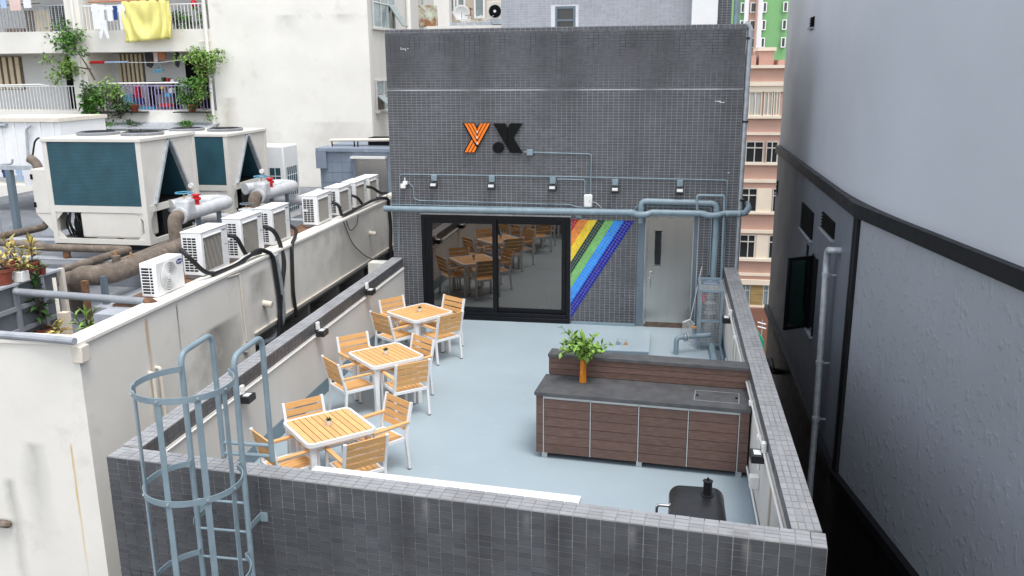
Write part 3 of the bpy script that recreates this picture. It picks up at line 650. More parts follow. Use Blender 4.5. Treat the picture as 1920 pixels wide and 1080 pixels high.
# ================================================================== dining furniture
def rrect(w, d, r, k=5):
    out = []
    for cx_, cy_, a0 in ((w / 2 - r, d / 2 - r, 0), (-w / 2 + r, d / 2 - r, 90), (-w / 2 + r, -d / 2 + r, 180), (w / 2 - r, -d / 2 + r, 270)):
        for j in range(k + 1): a = R(a0 + 90 * j / k); out.append((cx_ + r * math.cos(a), cy_ + r * math.sin(a)))
    return out
def make_table():
    t = thing('dining_table', '', 'table'); W_ = .86; rim = .035; zt = .74
    o = rrect(W_, W_, .085); i_ = rrect(W_ - 2 * rim, W_ - 2 * rim, .055); n = len(o); mb = MB()
    vs = [V((x, y, zt - .045)) for x, y in o] + [V((x, y, zt)) for x, y in o] + [V((x, y, zt)) for x, y in i_] + [V((x, y, zt - .045)) for x, y in i_]
    fs = []
    for a, b_ in ((0, 1), (1, 2), (2, 3), (3, 0)): fs += [(a * n + j, a * n + (j + 1) % n, b_ * n + (j + 1) % n, b_ * n + j) for j in range(n)]
    mb.add(vs, fs); mb.build('rim', 'white_metal', t, 40)
    L_ = W_ - 2 * rim - .004; ns = 10; sw = L_ / ns
    for k in range(ns):
        x0 = -L_ / 2 + k * sw + .0055; x1 = x0 + sw - .011
        poly = [(x0, -L_ / 2), (x1, -L_ / 2), (x1, L_ / 2), (x0, L_ / 2)]
        if k in (0, ns - 1):
            s = -1 if k == 0 else 1; xo = x0 if k == 0 else x1; xi = x1 if k == 0 else x0
            poly = [(xi, -L_ / 2), (xo - s * .045, -L_ / 2), (xo - s * .012, -L_ / 2 + .018), (xo, -L_ / 2 + .055), (xo, L_ / 2 - .055), (xo - s * .012, L_ / 2 - .018), (xo - s * .045, L_ / 2), (xi, L_ / 2)]
            if s < 0: poly = poly[::-1]
        MB().prism([(x, y, zt - .022) for x, y in poly], (0, 0, .019)).build('slat', 'teak_y', t)
    for sx in (-1, 1):
        for sy in (-1, 1): MB().bx(sx * .345 - .033, sx * .345 + .033, sy * .345 - .033, sy * .345 + .033, 0, zt - .046).build('leg', 'white_metal', t, bevel=.004)
    mb = MB()
    for s in (-1, 1): mb.bx(-.312, .312, s * .345 - .015, s * .345 + .015, zt - .10, zt - .047); mb.bx(s * .345 - .015, s * .345 + .015, -.312, .312, zt - .10, zt - .047)
    mb.bx(-.3, .3, -.02, .02, zt - .06, zt - .047)
    mb.build('apron', 'white_metal', t)
    return t
M['teak_y'] = mat('teak_y', (.73, .41, .16), .5, var=.15, vs=7, stretch=(14, 1, 14), bump=.05, bs=60, objvar=.10)
def make_chair():
    t = thing('armchair', '', 'chair'); W_ = .54; D = .50; zs = .43; h = W_ / 2 - .016
    for s in (-1, 1):
        MB().bar((s * h, D / 2 - .02, 0), (s * h, D / 2 - .03, .615), .032, .032, (0, 1, 0)).build('front_leg', 'white_metal', t, bevel=.003)
        MB().tube([(s * h, -D / 2 - .02, 0), (s * h, -D / 2 + .02, zs), (s * h, -D / 2 - .085, .865)], 0, flat=(.016, .017), fil=.06).build('rear_leg', 'white_metal', t)
        MB().bx(s * h - .027, s * h + .027, -D / 2 - .03, D / 2 + .03, .617, .637).build('armrest', 'teak_y', t, bevel=.004)
        MB().bx(s * h - .014, s * h + .014, -D / 2 - .02, D / 2 - .047, .598, .616).build('arm_rail', 'white_metal', t)
    mb = MB(); zf = zs - .01
    for s in (-1, 1):
        mb.bx(s * (h - .034) - .016, s * (h - .034) + .016, -D / 2 + .03, D / 2 - .04, zf - .035, zf + .008)
    mb.bx(-h + .017, h - .017, D / 2 - .038, D / 2 - .006, zf - .035, zf + .008); mb.bx(-h + .017, h - .017, -D / 2 + .0, -D / 2 + .028, zf - .035, zf + .008)
    mb.build('seat_frame', 'white_metal', t, bevel=.003)
    ns = 6; x0 = -h + .052; sw = (2 * (h - .052)) / ns
    for k in range(ns): MB().bx(x0 + k * sw + .0045, x0 + (k + 1) * sw - .0045, -D / 2 + .031, D / 2 - .040, zf - .008, zf + .010).build('seat_slat', 'teak_y', t)
    a, b_ = V((0, -D / 2 + .0, .50)), V((0, -D / 2 - .083, .86)); dz = (b_ - a); L_ = dz.length; dz.normalize(); ny = V((1, 0, 0)).cross(dz)
    for k in range(4):
        c = a + dz * (L_ * (k + .5) / 4 + .005)
        MB().ob(c, (1, 0, 0), ny, dz, h - .017, .009, L_ / 8 - .009).build('back_slat', 'teak', t, bevel=.002)
    for s in (-1, 1):
        for yy in (D / 2 - .02, -D / 2 - .02): MB().bx(s * h - .018, s * h + .018, yy - .018, yy + .018, -.0, .012).build('foot_cap', 'rubber', t)
    return t
tabs = [((-2.07, -7.17), 'square orange slatted dining table nearest the camera'), ((-2.245, -4.52), 'square orange slatted dining table, middle one of the three'), ((-2.39, -2.19), 'square orange slatted dining table nearest the sliding door')]
tcor = [[(-2.646, -7.234), (-2.063, -7.816), (-1.5, -7.151), (-2.078, -6.525)], [(-2.835, -4.541), (-2.173, -5.129), (-1.701, -4.483), (-2.238, -3.908)], [(-2.927, -2.28), (-2.281, -2.753), (-1.867, -2.055), (-2.454, -1.621)]]
T0 = make_table(); C0 = make_chair()
where = ['nearest table', 'middle table', 'table by the sliding door']
sides = ['on the left parapet side', 'with its back to the camera', 'on the open floor side', 'on the far side']
# seat centre of each chair: order SW, SE, NE, NW of each table (towards parapet / camera / floor / far)
def zc(px, py, z): q = P(px, py, z=z); return V((q.x, q.y))
placed = {(0, 0): zc(545, 867, .43), (0, 1): zc(667, 872, .43), (0, 2): zc(718, 817, .43), (1, 0): zc(662, 720, .43), (1, 1): zc(758, 721, .43), (2, 0): zc(743, 627, .43), (2, 1): zc(824, 627, .43)}
backs = {(0, 3): (579, 757), (1, 3): (651, 629), (1, 2): (783, 636), (2, 3): (732, 559), (2, 2): (852, 557)}
first = True
for ti, ((tx, ty), lb) in enumerate(tabs):
    t = T0 if ti == 0 else copy_tree(T0)
    c4 = [V(q) for q in tcor[ti]]; ctr = sum(c4, V((0, 0))) / 4
    e = ((c4[1] - c4[0]) + (c4[2] - c4[3])) / 2; ang = math.atan2(e.y, e.x)
    t.location = (ctr.x, ctr.y, .002); t.rotation_euler.z = ang + R(90); t['label'] = lb; t['group'] = 'dining tables on the terrace'
    # pot plant on the table
    pp = thing('succulent', 'tiny succulent in a white pot on the ' + where[ti], 'pot plant', (ctr.x, ctr.y, .743), 'succulents on the dining tables')
    MB().lathe([(.024, 0), (.034, .055), (.034, .062), (.029, .062), (.028, .05)], (ctr.x, ctr.y, .743), 14).build('pot', 'white_plastic', pp)
    mb = MB()
    for k in range(26):
        a = k * 2.4; el = .35 + .9 * (k / 26); d = V((math.cos(a) * math.cos(el), math.sin(a) * math.cos(el), math.sin(el)))
        mb.leaf(V((ctr.x, ctr.y, .743 + .05)) + V((d.x, d.y, 0)) * .008, d, (0, 0, 1), .05 + .015 * rnd.random(), .014, -.05)
    mb.build('leaves', 'leaf_dark', pp)
    for si in range(4):
        mid = (c4[si] + c4[(si + 1) % 4]) / 2; out = (mid - ctr).normalized()
        if (ti, si) in placed: pos = placed[(ti, si)]
        elif (ti, si) in backs:
            q = P(*backs[(ti, si)], z=.855); pos = V((q.x, q.y)) - out * .335
        else: pos = mid + out * .1
        dist = (pos - ctr).dot(out)
        pos = pos + out * (max(.36, min(.62, dist)) - dist)      # keep the seat at a plausible reach of the table
        lat = V((-out.y, out.x)); l_ = (pos - ctr).dot(lat); pos = pos - lat * (l_ - max(-.12, min(.12, l_)))
        ch = C0 if first else copy_tree(C0); first = False
        ch.location = (pos.x, pos.y, .002); ch.rotation_euler.z = math.atan2(-out.y, -out.x) - R(90) + R(rnd.uniform(-5, 5))
        ch['label'] = 'orange slatted armchair at the %s, %s' % (where[ti], sides[si]); ch['group'] = 'armchairs round the dining tables'
        print('chair', ti, si, [round(q, 2) for q in pos], round(dist, 2), round(l_, 2))

# ------------------------------------------------------------------ bar counter
A = V((.262, -6.10, 0)); B = V((2.838, -6.30, 0)); cu_ = (B - A).normalized(); cn = V((-cu_.y, cu_.x, 0)); CL = (B - A).length     # cn points away from the camera
Z = V((0, 0, 1))
bc = thing('bar_counter', 'brown board clad bar counter with dark stone top', 'counter', (A + B) / 2 + cn * .3)
def cb(u0, u1, n0, n1, z0, z1, mb=None):
    mb = mb or MB(); c = A + cu_ * (u0 + u1) / 2 + cn * (n0 + n1) / 2 + Z * (z0 + z1) / 2
    return mb.ob(c, cu_, cn, Z, abs(u1 - u0) / 2, abs(n1 - n0) / 2, abs(z1 - z0) / 2)
zb, zt_, dep_ = .075, .855, .72
cb(.02, CL - .02, .022, .85, zb, zt_ - .002).build('carcass', 'black_gap', bc)
e0, e1 = .082, CL - .115; dw = (e1 - e0) / 4; nb = 6; bh = (zt_ - .005 - zb) / nb
for k in range(4):
    dr = cb(e0 + k * dw + .01, e0 + (k + 1) * dw - .01, .012, .0215, zb + .004, zt_ - .012).build('door', 'black_gap', bc)
    for j in range(nb):
        z1 = zt_ - .045 - j * (zt_ - .045 - zb) / nb; z0 = z1 - (zt_ - .045 - zb) / nb
        cb(e0 + k * dw + .012, e0 + (k + 1) * dw - .012, -.001 + rnd.uniform(-.001, .001), .0118, z0 + .003, z1 - .003).build('board', 'composite', dr)
    cb(e0 + k * dw + .008, e0 + (k + 1) * dw - .008, -.006, .0118, zt_ - .044, zt_ - .014).build('handle_strip', 'alu', dr, bevel=.003)
for k in range(5):
    u = e0 + k * dw; cb(u - .006, u + .006, -.003, .020, zb, zt_ - .012).build('door_trim', 'alu', bc)
for u0, u1 in ((.0, e0 - .010), (e1 + .010, CL)):
    for j in range(nb):
        z1 = zt_ - .010 - j * (zt_ - .010 - zb) / nb; cb(u0, u1, -.001, .0215, z1 - (zt_ - .01 - zb) / nb + .003, z1 - .002).build('board', 'composite', bc)
for j in range(nb):
    z1 = zt_ - .010 - j * (zt_ - .010 - zb) / nb
    for (ua, ub) in ((-.012, -.001),): cb(ua, ub, .0, .86, z1 - (zt_ - .01 - zb) / nb + .003, z1 - .002).build('side_board', 'composite', bc)
for u in (.09, CL / 2, CL - .09):
    cb(u - .035, u + .035, .03, .10, .0, zb).build('foot', 'alu', bc)
    cb(u - .035, u + .035, .72, .80, .0, zb).build('foot', 'alu', bc)
# stone top with a flush lid over the sink (made of four pieces round the lid opening)
l0, l1, m0, m1 = CL - .66, CL - .13, .155, .50
tp = MB(); zq0, zq1 = zt_, zt_ + .042
for (u0, u1, n0, n1) in ((-.03, l0, -.03, .66), (l1, CL + .012, -.03, .66), (l0, l1, -.03, m0), (l0, l1, m1, .66)): cb(u0, u1, n0, n1, zq0, zq1, tp)
tp.build('stone_top', 'stone', bc)
ld_ = MB(); cb(l0 + .005, l1 - .005, m0 + .005, m1 - .005, zq0 + .008, zq1 - .001, ld_); ld_.build('sink_lid', 'stone', bc)
for (ua, ub, na, nb2) in ((l0 - .003, l1 + .003, m0 - .004, m0 + .003), (l0 - .003, l1 + .003, m1 - .003, m1 + .004), (l0 - .003, l0 + .004, m0 + .003, m1 - .003), (l1 - .004, l1 + .003, m0 + .003, m1 - .003)): cb(ua, ub, na, nb2, zq1 - .006, zq1 + .001).build('lid_rim', 'galv', bc)
for u in (l0 + .03, l1 - .03): cb(u - .014, u + .014, .30, .36, zq1 - .0005, zq1 + .0015).build('finger_slot', 'black_gap', bc)
zu = zq1 + .245
cb(.02, CL + .02, .675, .87, zq0 + .01, zu - .002).build('upstand_core', 'black_gap', bc)
for j in range(3):
    h_ = (zu - zq1 - .004) / 3; cb(.018, CL + .02, .662, .674, zq1 + .002 + j * h_ + .003, zq1 + (j + 1) * h_ - .001).build('upstand_board', 'composite', bc)
cb(.008, .019, .668, .872, zq1 + .002, zu - .003).build('upstand_side', 'composite', bc)
cb(-.0, CL + .035, .645, .90, zu, zu + .038).build('shelf_top', 'stone', bc)
# vase with leafy branches
q = P(1093, 716, z=zq1 + .002); vz = thing('vase', 'tall twisted orange vase with green branches on the bar counter', 'vase', q)
nseg = 10; prof = [(.050, 0), (.047, .10), (.041, .22), (.034, .35), (.037, .395)]; mb = MB(); vs = []; ns_ = 12
for i, (r_, z_) in enumerate(prof):
    for j in range(ns_): a = 2 * math.pi * j / ns_ + z_ * 1.4; rr = r_ * (1.0 if j % 2 else .86); vs.append(q + V((rr * math.cos(a), rr * math.sin(a), z_)))
mb.add(vs, [(i * ns_ + j, i * ns_ + (j + 1) % ns_, (i + 1) * ns_ + (j + 1) % ns_, (i + 1) * ns_ + j) for i in range(len(prof) - 1) for j in range(ns_)] + [tuple(range(ns_))])
mb.build('body', 'vase_orange', vz, 20)
st_ = MB(); lv = MB(); top = q + V((0, 0, .385))
for k in range(22):
    a = k * 2.4 + .3; el = rnd.uniform(.25, 1.25); L_ = rnd.uniform(.22, .36) * (1.1 if el < .8 else .9)
    if k == 0: a, el, L_ = R(170), .9, .44
    d = V((math.cos(a) * math.cos(el), math.sin(a) * math.cos(el) * .8, math.sin(el))); pts = [top - V((0, 0, .1)), top, top + d * L_ * .55, top + d * L_ + V((0, 0, -.05 * math.cos(el)))]
    pts = fillet(pts, .08, 4); st_.tube(pts, .003, 5)
    for j in range(2, len(pts)):
        for w_ in range(2):
            pd = pts[j] + V([rnd.gauss(0, .012) for _ in range(3)]); dd = V([rnd.gauss(0, 1) for _ in range(3)]).normalized() * .8 + d * .7 + V((0, 0, -.2))
            lv.leaf(pd, dd, V((rnd.gauss(0, .4), rnd.gauss(0, .4), 1)).normalized(), rnd.uniform(.06, .12), rnd.uniform(.04, .07), rnd.uniform(.0, .25))
st_.build('stems', 'leaf_dark', vz); lv.build('leaves', 'leaf_light', vz)

# ------------------------------------------------------------------ floor hatch, pump cage, valve pipe, dustpan
h4 = [P(1062, 655, z=.13), P(1080, 617, z=.13), P(1219, 621, z=.13), P(1217, 657, z=.13)]
hx0, hx1, hy0, hy1 = .40, 1.575, -1.93, -.72
ht = thing('floor_hatch', 'raised pale access hatch behind the bar counter', 'hatch', ((hx0 + hx1) / 2, (hy0 + hy1) / 2, 0))
MB().bx(hx0 + .015, hx1 - .015, hy0 + .015, hy1 - .015, .0, .10).build('upstand', 'blue_paint', ht)
MB().bx(hx0, hx1, hy0, hy1, .101, .13).build('cover', 'floor', ht, bevel=.006)
q = P(1167, 646, z=.131); MB().tube([q + V((-.09, 0, 0)), q + V((-.09, 0, .10)), q + V((.06, 0, .10)), q + V((.06, 0, .04))], .008, 8, .02).build('lifting_handle', 'stainless', ht)
MB().bx(q.x - .11, q.x - .04, q.y - .03, q.y + .03, .1305, .175).build('hasp', 'blue_paint', ht); MB().bx(q.x + .03, q.x + .09, q.y - .025, q.y + .02, .1305, .165).build('padlock', 'brass', ht)
cg = thing('pump_cage', 'blue grey steel cage round the water pump in the right corner', 'cage', (2.62, -.85, 0))
cx0, cx1, cy0, cy1, cz = 2.42, 2.79, -1.27, -.32, 1.08
for x in (cx0, cx1):
    for y in (cy0, cy1): MB().bx(x - .022, x + .022, y - .022, y + .022, 0, cz).build('post', 'blue_paint', cg)
for z in (.10, .52, cz - .02):
    mb = MB()
    for y in (cy0, cy1): mb.bx(cx0 + .023, cx1 - .023, y - .02, y + .02, z - .02, z + .02)
    for x in (cx0, cx1): mb.bx(x - .02, x + .02, cy0 + .023, cy1 - .023, z - .02, z + .02)
    mb.build('rail', 'blue_paint', cg)
mb = MB()
for k in range(1, 15): x = cx0 + k * (cx1 - cx0) / 15; mb.bx(x - .0025, x + .0025, cy0 - .003, cy0 + .003, .12, cz - .04); mb.bx(x - .0025, x + .0025, cy0 + .02, cy0 + .36, cz - .005, cz)
for k in range(1, 32): z = .12 + k * (cz - .16) / 32; mb.bx(cx0 + .02, cx1 - .02, cy0 - .008, cy0 - .004, z - .0025, z + .0025); mb.bx(cx0 - .003, cx0 + .003, cy0 + .02, cy1 - .02, z - .0025, z + .0025)
for k in range(1, 12): y = cy0 + k * .36 / 12; mb.bx(cx0 + .02, cx1 - .02, y - .0025, y + .0025, cz + .0005, cz + .005)
for k in range(1, 30): y = cy0 + k * (cy1 - cy0) / 30; mb.bx(cx0 - .008, cx0 - .004, y - .0025, y + .0025, .12, cz - .04)
mb.build('mesh_panel', 'alu', cg)
for y in (cy0 + .40, cy0 + .62, cy0 + .82): MB().bx(cx0 + .02, cx1 - .02, y - .018, y + .018, cz - .02, cz + .012).build('top_bar', 'blue_paint', cg)
pm_ = thing('water_pump', 'silver water pump and valve standing inside the steel cage', 'pump', (2.62, -.75, 0))
MB().lathe([(.09, 0), (.09, .32), (.06, .36), (.06, .48), (.11, .50), (.11, .53), (.06, .55), (.06, .66), (.10, .68), (.10, .71), (.05, .74), (.07, .84)], (2.62, -.75, .01), 18).build('column', 'galv', pm_)
MB().tube([(2.62, -.75, .84), (2.62, -.75, .96), (2.62, -.3, .96), (2.62, -.12, .96)], .045, 12, .08).build('branch', 'galv', pm_)
MB().tube([(2.55, -.86, .62), (2.62, -.94, .62), (2.70, -.86, .62)], .015, 8, .04).build('bypass', 'galv', pm_)
MB().bx(2.45, 2.53, -1.05, -.95, .80, .92).build('control_box', 'red', pm_)
MB().bx(2.50, 2.74, -.62, -.36, .92, 1.02).solo('folded_tarpaulin', 'purple', 'purple and blue sheet lying inside the top of the cage', 'sheet', bevel=.02)
MB().tube([(2.64, -.9, .06), (2.68, -2.6, .06)], .06, 14).solo('floor_drain_pipe', 'blue_paint', 'thick pipe lying on the floor between cage and bar counter', 'pipe')
MB().tube([(2.79, -1.3, .10), (2.81, -2.7, .035)], .018, 10).solo('floor_pipe', 'blue_paint', 'slim pipe lying on the floor along the right parapet', 'pipe')
vv = thing('valve_pipe', 'blue grey pipe elbow with flanged valve and orange handwheel', 'pipe', (1.95, -1.6, 0)); py_ = -1.62
a0 = P(1266, 648, z=.22); ax = a0.x + .02
MB().tube([(ax, py_, 0), (ax, py_, .30), (2.60, py_ + .25, .30)], .043, 12, .07).build('run', 'blue_paint', vv)
for u in (.13, .17): MB().cyl((ax + u, py_ + u * .4, .30), (ax + u + .014, py_ + u * .4 + .005, .30), .075, n=16).build('flange', 'galv', vv)
MB().cyl((ax + .29, py_ + .12, .30), (ax + .29, py_ + .12, .44), .028, n=10).build('bonnet', 'blue_paint', vv); MB().cyl((ax + .29, py_ + .12, .45), (ax + .29, py_ + .12, .475), .055, n=18).build('handwheel', 'brass', vv)
for u in (.10, .20): MB().tube([(ax + u, py_ - .055, .26), (ax + u, py_ - .075, .22), (ax + u + .04, py_ - .075, .22)], .006, 6).build('bolt', 'galv', vv)
q = P(1290, 622, z=.07); d_ = thing('dustpan', 'long handled clear dustpan leaning against the wall by the steel door', 'dustpan', (q.x, q.y, 0))
tpq = P(1316, 500, y=-.12); qb = V((q.x + .03, q.y + .03, .26)); MB().tube([qb, tpq], .009, 8).build('handle', 'alu', d_)
MB().prism([(q.x - .12, q.y - .08, .005), (q.x + .12, q.y - .10, .005), (q.x + .11, q.y + .06, .20), (q.x + .03, q.y + .05, .27), (q.x - .10, q.y + .07, .22)], (0, .012, .012)).build('pan', 'clear', d_)
MB().tube([(q.x - .10, q.y + .08, .22), (q.x + .03, q.y + .06, .29), (q.x + .11, q.y + .07, .20)], .016, 8).build('rim', 'white_plastic', d_)

# ------------------------------------------------------------------ smoker, bar table, stool
sm = thing('barbecue_smoker', 'black barrel smoker with chimney and chrome side handle', 'smoker', (2.15, -9.0, 0))
sx0, sx1, sy0, sy1, sz0, sz1 = 1.895, 2.40, -9.46, -8.66, .50, 1.02
def smbody(y0, y1, z0, z1, ins=0.):
    w_, h_, r_ = sx1 - sx0 - 2 * ins, z1 - z0, .105; cs = [((sx0 + sx1) / 2 + x, (z0 + z1) / 2 + z) for x, z in rrect(w_, h_, r_, 8)]
    m_ = MB(); n = len(cs); prof = [(y0, .93), (y0 + .03, 1), (y1 - .02, 1.0), (y1 - .006, .99), (y1, .97)]; vs = []
    cxm, czm = (sx0 + sx1) / 2, (z0 + z1) / 2
    for y, k in prof: vs += [V((cxm + (x - cxm) * k, y, czm + (z - czm) * k)) for x, z in cs]
    fs = [(i * n + j, i * n + (j + 1) % n, (i + 1) * n + (j + 1) % n, (i + 1) * n + j) for i in range(len(prof) - 1) for j in range(n)] + [tuple(range(n)), tuple((len(prof) - 1) * n + j for j in range(n - 1, -1, -1))]
    return m_.add(vs, fs)
smbody(sy0, sy1 + .02, sz0, sz1).build('barrel', 'black_satin', sm, 60)
ck = P(1326, 932, z=sz1 - .02); MB().lathe([(.058, -.02), (.058, .008), (.040, .012), (.040, .135), (.046, .137), (.046, .143), (.012, .150), (.008, .175)], (ck.x, ck.y, sz1), 20).build('chimney', 'black_metal', sm)
MB().tube([(sx0 + .015, -8.92, .94), (sx0 - .11, -8.92, .94), (sx0 - .11, -8.92, .74), (sx0 + .01, -8.92, .74)], .014, 10, .035).build('side_handle', 'chrome', sm)
MB().lathe([(.034, -.0), (.034, .012), (.02, .014)], (sx0 + .035, -8.92, .955), 14).build('handle_rosette', 'chrome', sm)
MB().cyl((sx1 - .015, -8.98, .80), (sx1 + .035, -8.98, .80), .03, n=12).build('knob', 'black_metal', sm)
for x in (sx0 + .06, sx1 - .06):
    for y in (sy0 + .08, sy1 - .10): MB().cyl((x, y, .0), (x, y, .60), .018, n=8).build('leg', 'black_metal', sm)
MB().bx(sx0 + .04, sx1 - .04, sy0 + .06, sy1 - .08, .20, .22).build('lower_shelf', 'black_metal', sm)
b1, b2 = P(592, 873, z=1.0), P(1090, 930, z=1.0); bu = (b2 - b1).normalized(); bn = V((bu.y, -bu.x, 0)); bl = (b2 - b1).length
bt = thing('bar_table', 'long white board bar table against the near parapet', 'table', (b1 + b2) / 2 + V((0, 0, -1)))
MB().ob((b1 + b2) / 2 + bn * .17 - Z * .02, bu, bn, Z, bl / 2, .17, .02).build('table_top', 'white_metal', bt, bevel=.003)
for u in (.25, bl / 2, bl - .25):
    MB().ob(b1 + bu * u + bn * .17 - Z * .51, bu, bn, Z, .025, .025, .47).build('leg', 'white_metal', bt); MB().ob(b1 + bu * u + bn * .17 - Z * .985, bu, bn, Z, .03, .12, .013).build('foot', 'white_metal', bt)
q = P(1012, 928, z=.72); q = V((q.x, q.y - .115, 0)); sto = thing('bar_stool', 'round orange bar stool tucked behind the white bar table', 'stool', q)
MB().lathe([(.15, .685), (.165, .70), (.165, .715), (.15, .722)], q, 28).build('seat', 'teak', sto)
for k in range(4):
    a = R(45 + 90 * k); MB().cyl(q + V((.19 * math.cos(a), .19 * math.sin(a), 0)), q + V((.11 * math.cos(a), .11 * math.sin(a), .685)), .014, n=8).build('leg', 'white_metal', sto)
MB().tube([q + V((.16 * math.cos(R(15 * k)), .16 * math.sin(R(15 * k)), .25)) for k in range(24)], .009, 6, closed=True).build('foot_ring', 'white_metal', sto)

# ------------------------------------------------------------------ caged ladder
la = thing('caged_ladder', 'blue grey steel ladder with safety cage over the near parapet', 'ladder', (-2.13, -9.7, -6))
lx, ly, ztop = (-2.38, -1.88), -9.63, 2.42
for i, x in enumerate(lx):
    MB().tube([(x, ly, -6), (x, ly, ztop), (x + .02, -9.12, ztop + .03), (x + .03, -9.12, 1.2)], .026, 12, .10, 6).build('rail', 'blue_paint', la)
for k in range(25): MB().cyl((lx[0] + .02, ly, 1.02 - .29 * k), (lx[1] - .02, ly, 1.02 - .29 * k), .0125, n=8).build('rung', 'blue_paint', la)
for z in (1.36, 1.25): MB().cyl((lx[0] + .045, -9.12, z), (lx[1] + .01, -9.12, z), .019, n=10).build('step_bar', 'blue_paint', la)
hc = V((-2.13, -10.03, 0)); hr = .405
def hoop(z):
    pts = [V((lx[0] - .005, ly - .01, z))]
    a0, a1 = R(122), R(418)
    for j in range(33): a = a0 + (a1 - a0) * j / 32; pts.append(hc + V((hr * math.cos(a), hr * math.sin(a), z)))
    pts.append(V((lx[1] + .005, ly - .01, z))); return pts
for z in (2.30, 1.41, .52, -.37, -1.26, -2.15, -3.0):
    MB().tube(fillet(hoop(z), .05, 3), 0, flat=(.004, .026)).build('hoop', 'blue_paint', la)
for a in (198, 225, 270, 315, 352):
    d = V((math.cos(R(a)), math.sin(R(a)), 0)); p = hc + d * (hr - .010)
    MB().ob(p + V((0, 0, -.325)), V((-d.y, d.x, 0)), d, Z, .026, .004, 2.65).build('cage_bar', 'blue_paint', la)
    for z in (2.30, 1.41, .52): MB().cyl(hc + d * (hr + .003) + Z * z, hc + d * (hr + .013) + Z * z, .011, n=8).build('bolt', 'galv', la)
for x in lx:
    for z in (.80, -1.2, -3.2):
        s_ = -1 if x == lx[0] else 1; yw = PL.y + (x - PL.x) * FD.y / FD.x
        MB().bx(x + s_ * .028, x + s_ * .036, ly - .02, yw + .0, z - .03, z + .03).build('wall_bracket', 'blue_paint', la)
        MB().bx(x + s_ * .037, x + s_ * .11, yw - .022, yw - .012, z - .045, z + .045).build('bracket_plate', 'blue_paint', la)
# ================================================================== left rooftop building
WX, WY, ZW, ZD = -4.90, -7.66, 1.745, 1.02
M['left_wall'] = streaks('cream_wall', [(1, -6.29, .055, 1.70, -.2, (.45, .25, .07), .5), (1, -5.55, .03, 1.70, .6, (.12, .12, .12), .7), (1, -4.5, .9, 1.1, -1.2, (.20, .19, .17), .55), (1, -3.0, .5, 1.6, .2, (.25, .24, .22), .5), (1, 1.0, 2.2, 1.7, .2, (.30, .29, .27), .45),
                                         (0, -5.175, .022, .52, -1.6, (.62, .42, .14), .8), (0, -5.7, .22, .5, -1.2, (.45, .44, .41), .5), (0, -6.1, .12, .0, -2.5, (.40, .39, .36), .5), (0, -7.2, .5, .4, -2.5, (.45, .43, .40), .4), (0, -8.9, .25, .6, -3.5, (.40, .38, .35), .5)])
lb_ = thing('white_rooftop_building', 'white plastered building on the left with plant room roof', 'building', (-10, 0, -28))
w = MB(); YB = -3.35
w.bx(WX - .24, WX, WY, YB, -28, ZW); w.bx(WX - .24, WX, YB, 7.4, .515, ZW); w.bx(-19, WX - .24, WY, WY + .24, -28, ZW); w.build('wall', 'left_wall', lb_)
w = MB(); w.bx(-19, WX - .24, WY + .24, 11.4, ZD - .3, ZD); w.build('roof_deck', 'deck', lb_)
w = MB(); w.bx(-19, WX - .9, WY + .24, 11.4, -28, ZD - .301); w.build('recessed_storey', 'concrete', lb_)
w = MB(); w.bx(WX - .9, WX - .02, YB, 7.4, -.25, -.1); w.bx(WX - .9, WX - .26, YB, 7.4, .30, .415)
for y in (-2.0, -.4, 1.2, 2.8, 4.4): w.bx(WX - .9, WX - .3, y - .06, y + .06, -.099, .299)
w.build('recess_ledge', 'concrete', lb_)
w = MB(); w.bx(WX - .27, WX + .035, WY - .03, YB, ZW + .001, ZW + .04); w.bx(-19, WX - .27, WY - .03, WY + .27, ZW + .001, ZW + .04); w.bx(WX - .27, WX + .03, YB, 7.4, ZW + .001, ZW + .04); w.build('coping', 'cream_wall', lb_)
MB().bx(WX - .06, WX + .08, WY - .05, WY + .10, ZW - .20, ZW + .0005).build('corner_box', 'cream_plastic', lb_, bevel=.01)
MB().bx(WX + .001, WX + .03, YB, 7.4, .575, .60).build('drip_edge', 'cream_plastic', lb_)
MB().bx(-19, WX - .3, WY + .24, WY + .9, ZD, ZD + .001 + .25).build('kerb', 'deck', lb_)
# ledge for the air conditioners
MB().bx(WX - .75, WX - .28, -6.3, 4.6, ZD, ZW - .03).build('plant_ledge', 'deck_light', lb_)
MB().bx(WX - .74, WX - .30, -5.9, 4.4, ZW - .028, ZW - .005).build('rusty_rail', 'rust', lb_)
for (y, z, lb) in ((-2.94, 1.0, 'short white pipe stub in the left wall below the conditioners'), (2.55, 1.2, 'short white pipe stub in the left wall near the tiled wall')):
    MB().cyl((WX - .01, y, z), (WX + .16, y, z - .02), .055, n=16).solo('pipe_stub', 'cream_plastic', lb, 'pipe', 'pipe stubs in the left wall')
t_ = thing('wall_trunking', 'cream cable trunking down the left wall below the second conditioner', 'trunking', (WX + .012, -3.7, .5))
MB().tube([(WX + .018, -4.1, ZW - .02), (WX + .018, -3.72, ZW - .05), (WX + .018, -3.66, .55), (WX + .018, -3.60, .50)], .016, 6, .03).build('run', 'cream_plastic', t_)
MB().bx(WX + .002, WX + .07, -3.78, -3.66, .40, .49).build('end_box', 'cream_plastic', t_)
for i, (y, dy) in enumerate(((-6.35, 0), (-6.19, 0))):
    MB().tube([(WX - .01, y, .95 + .02 * i), (WX + .06, y, .95 + .02 * i), (WX + .06, y, -5)], .026, 8, .03).solo('waste_pipe', 'cream_plastic', ('left' if i == 0 else 'right') + ' one of two cream waste pipes emerging low from the left wall', 'pipe', 'waste pipes on the left wall')
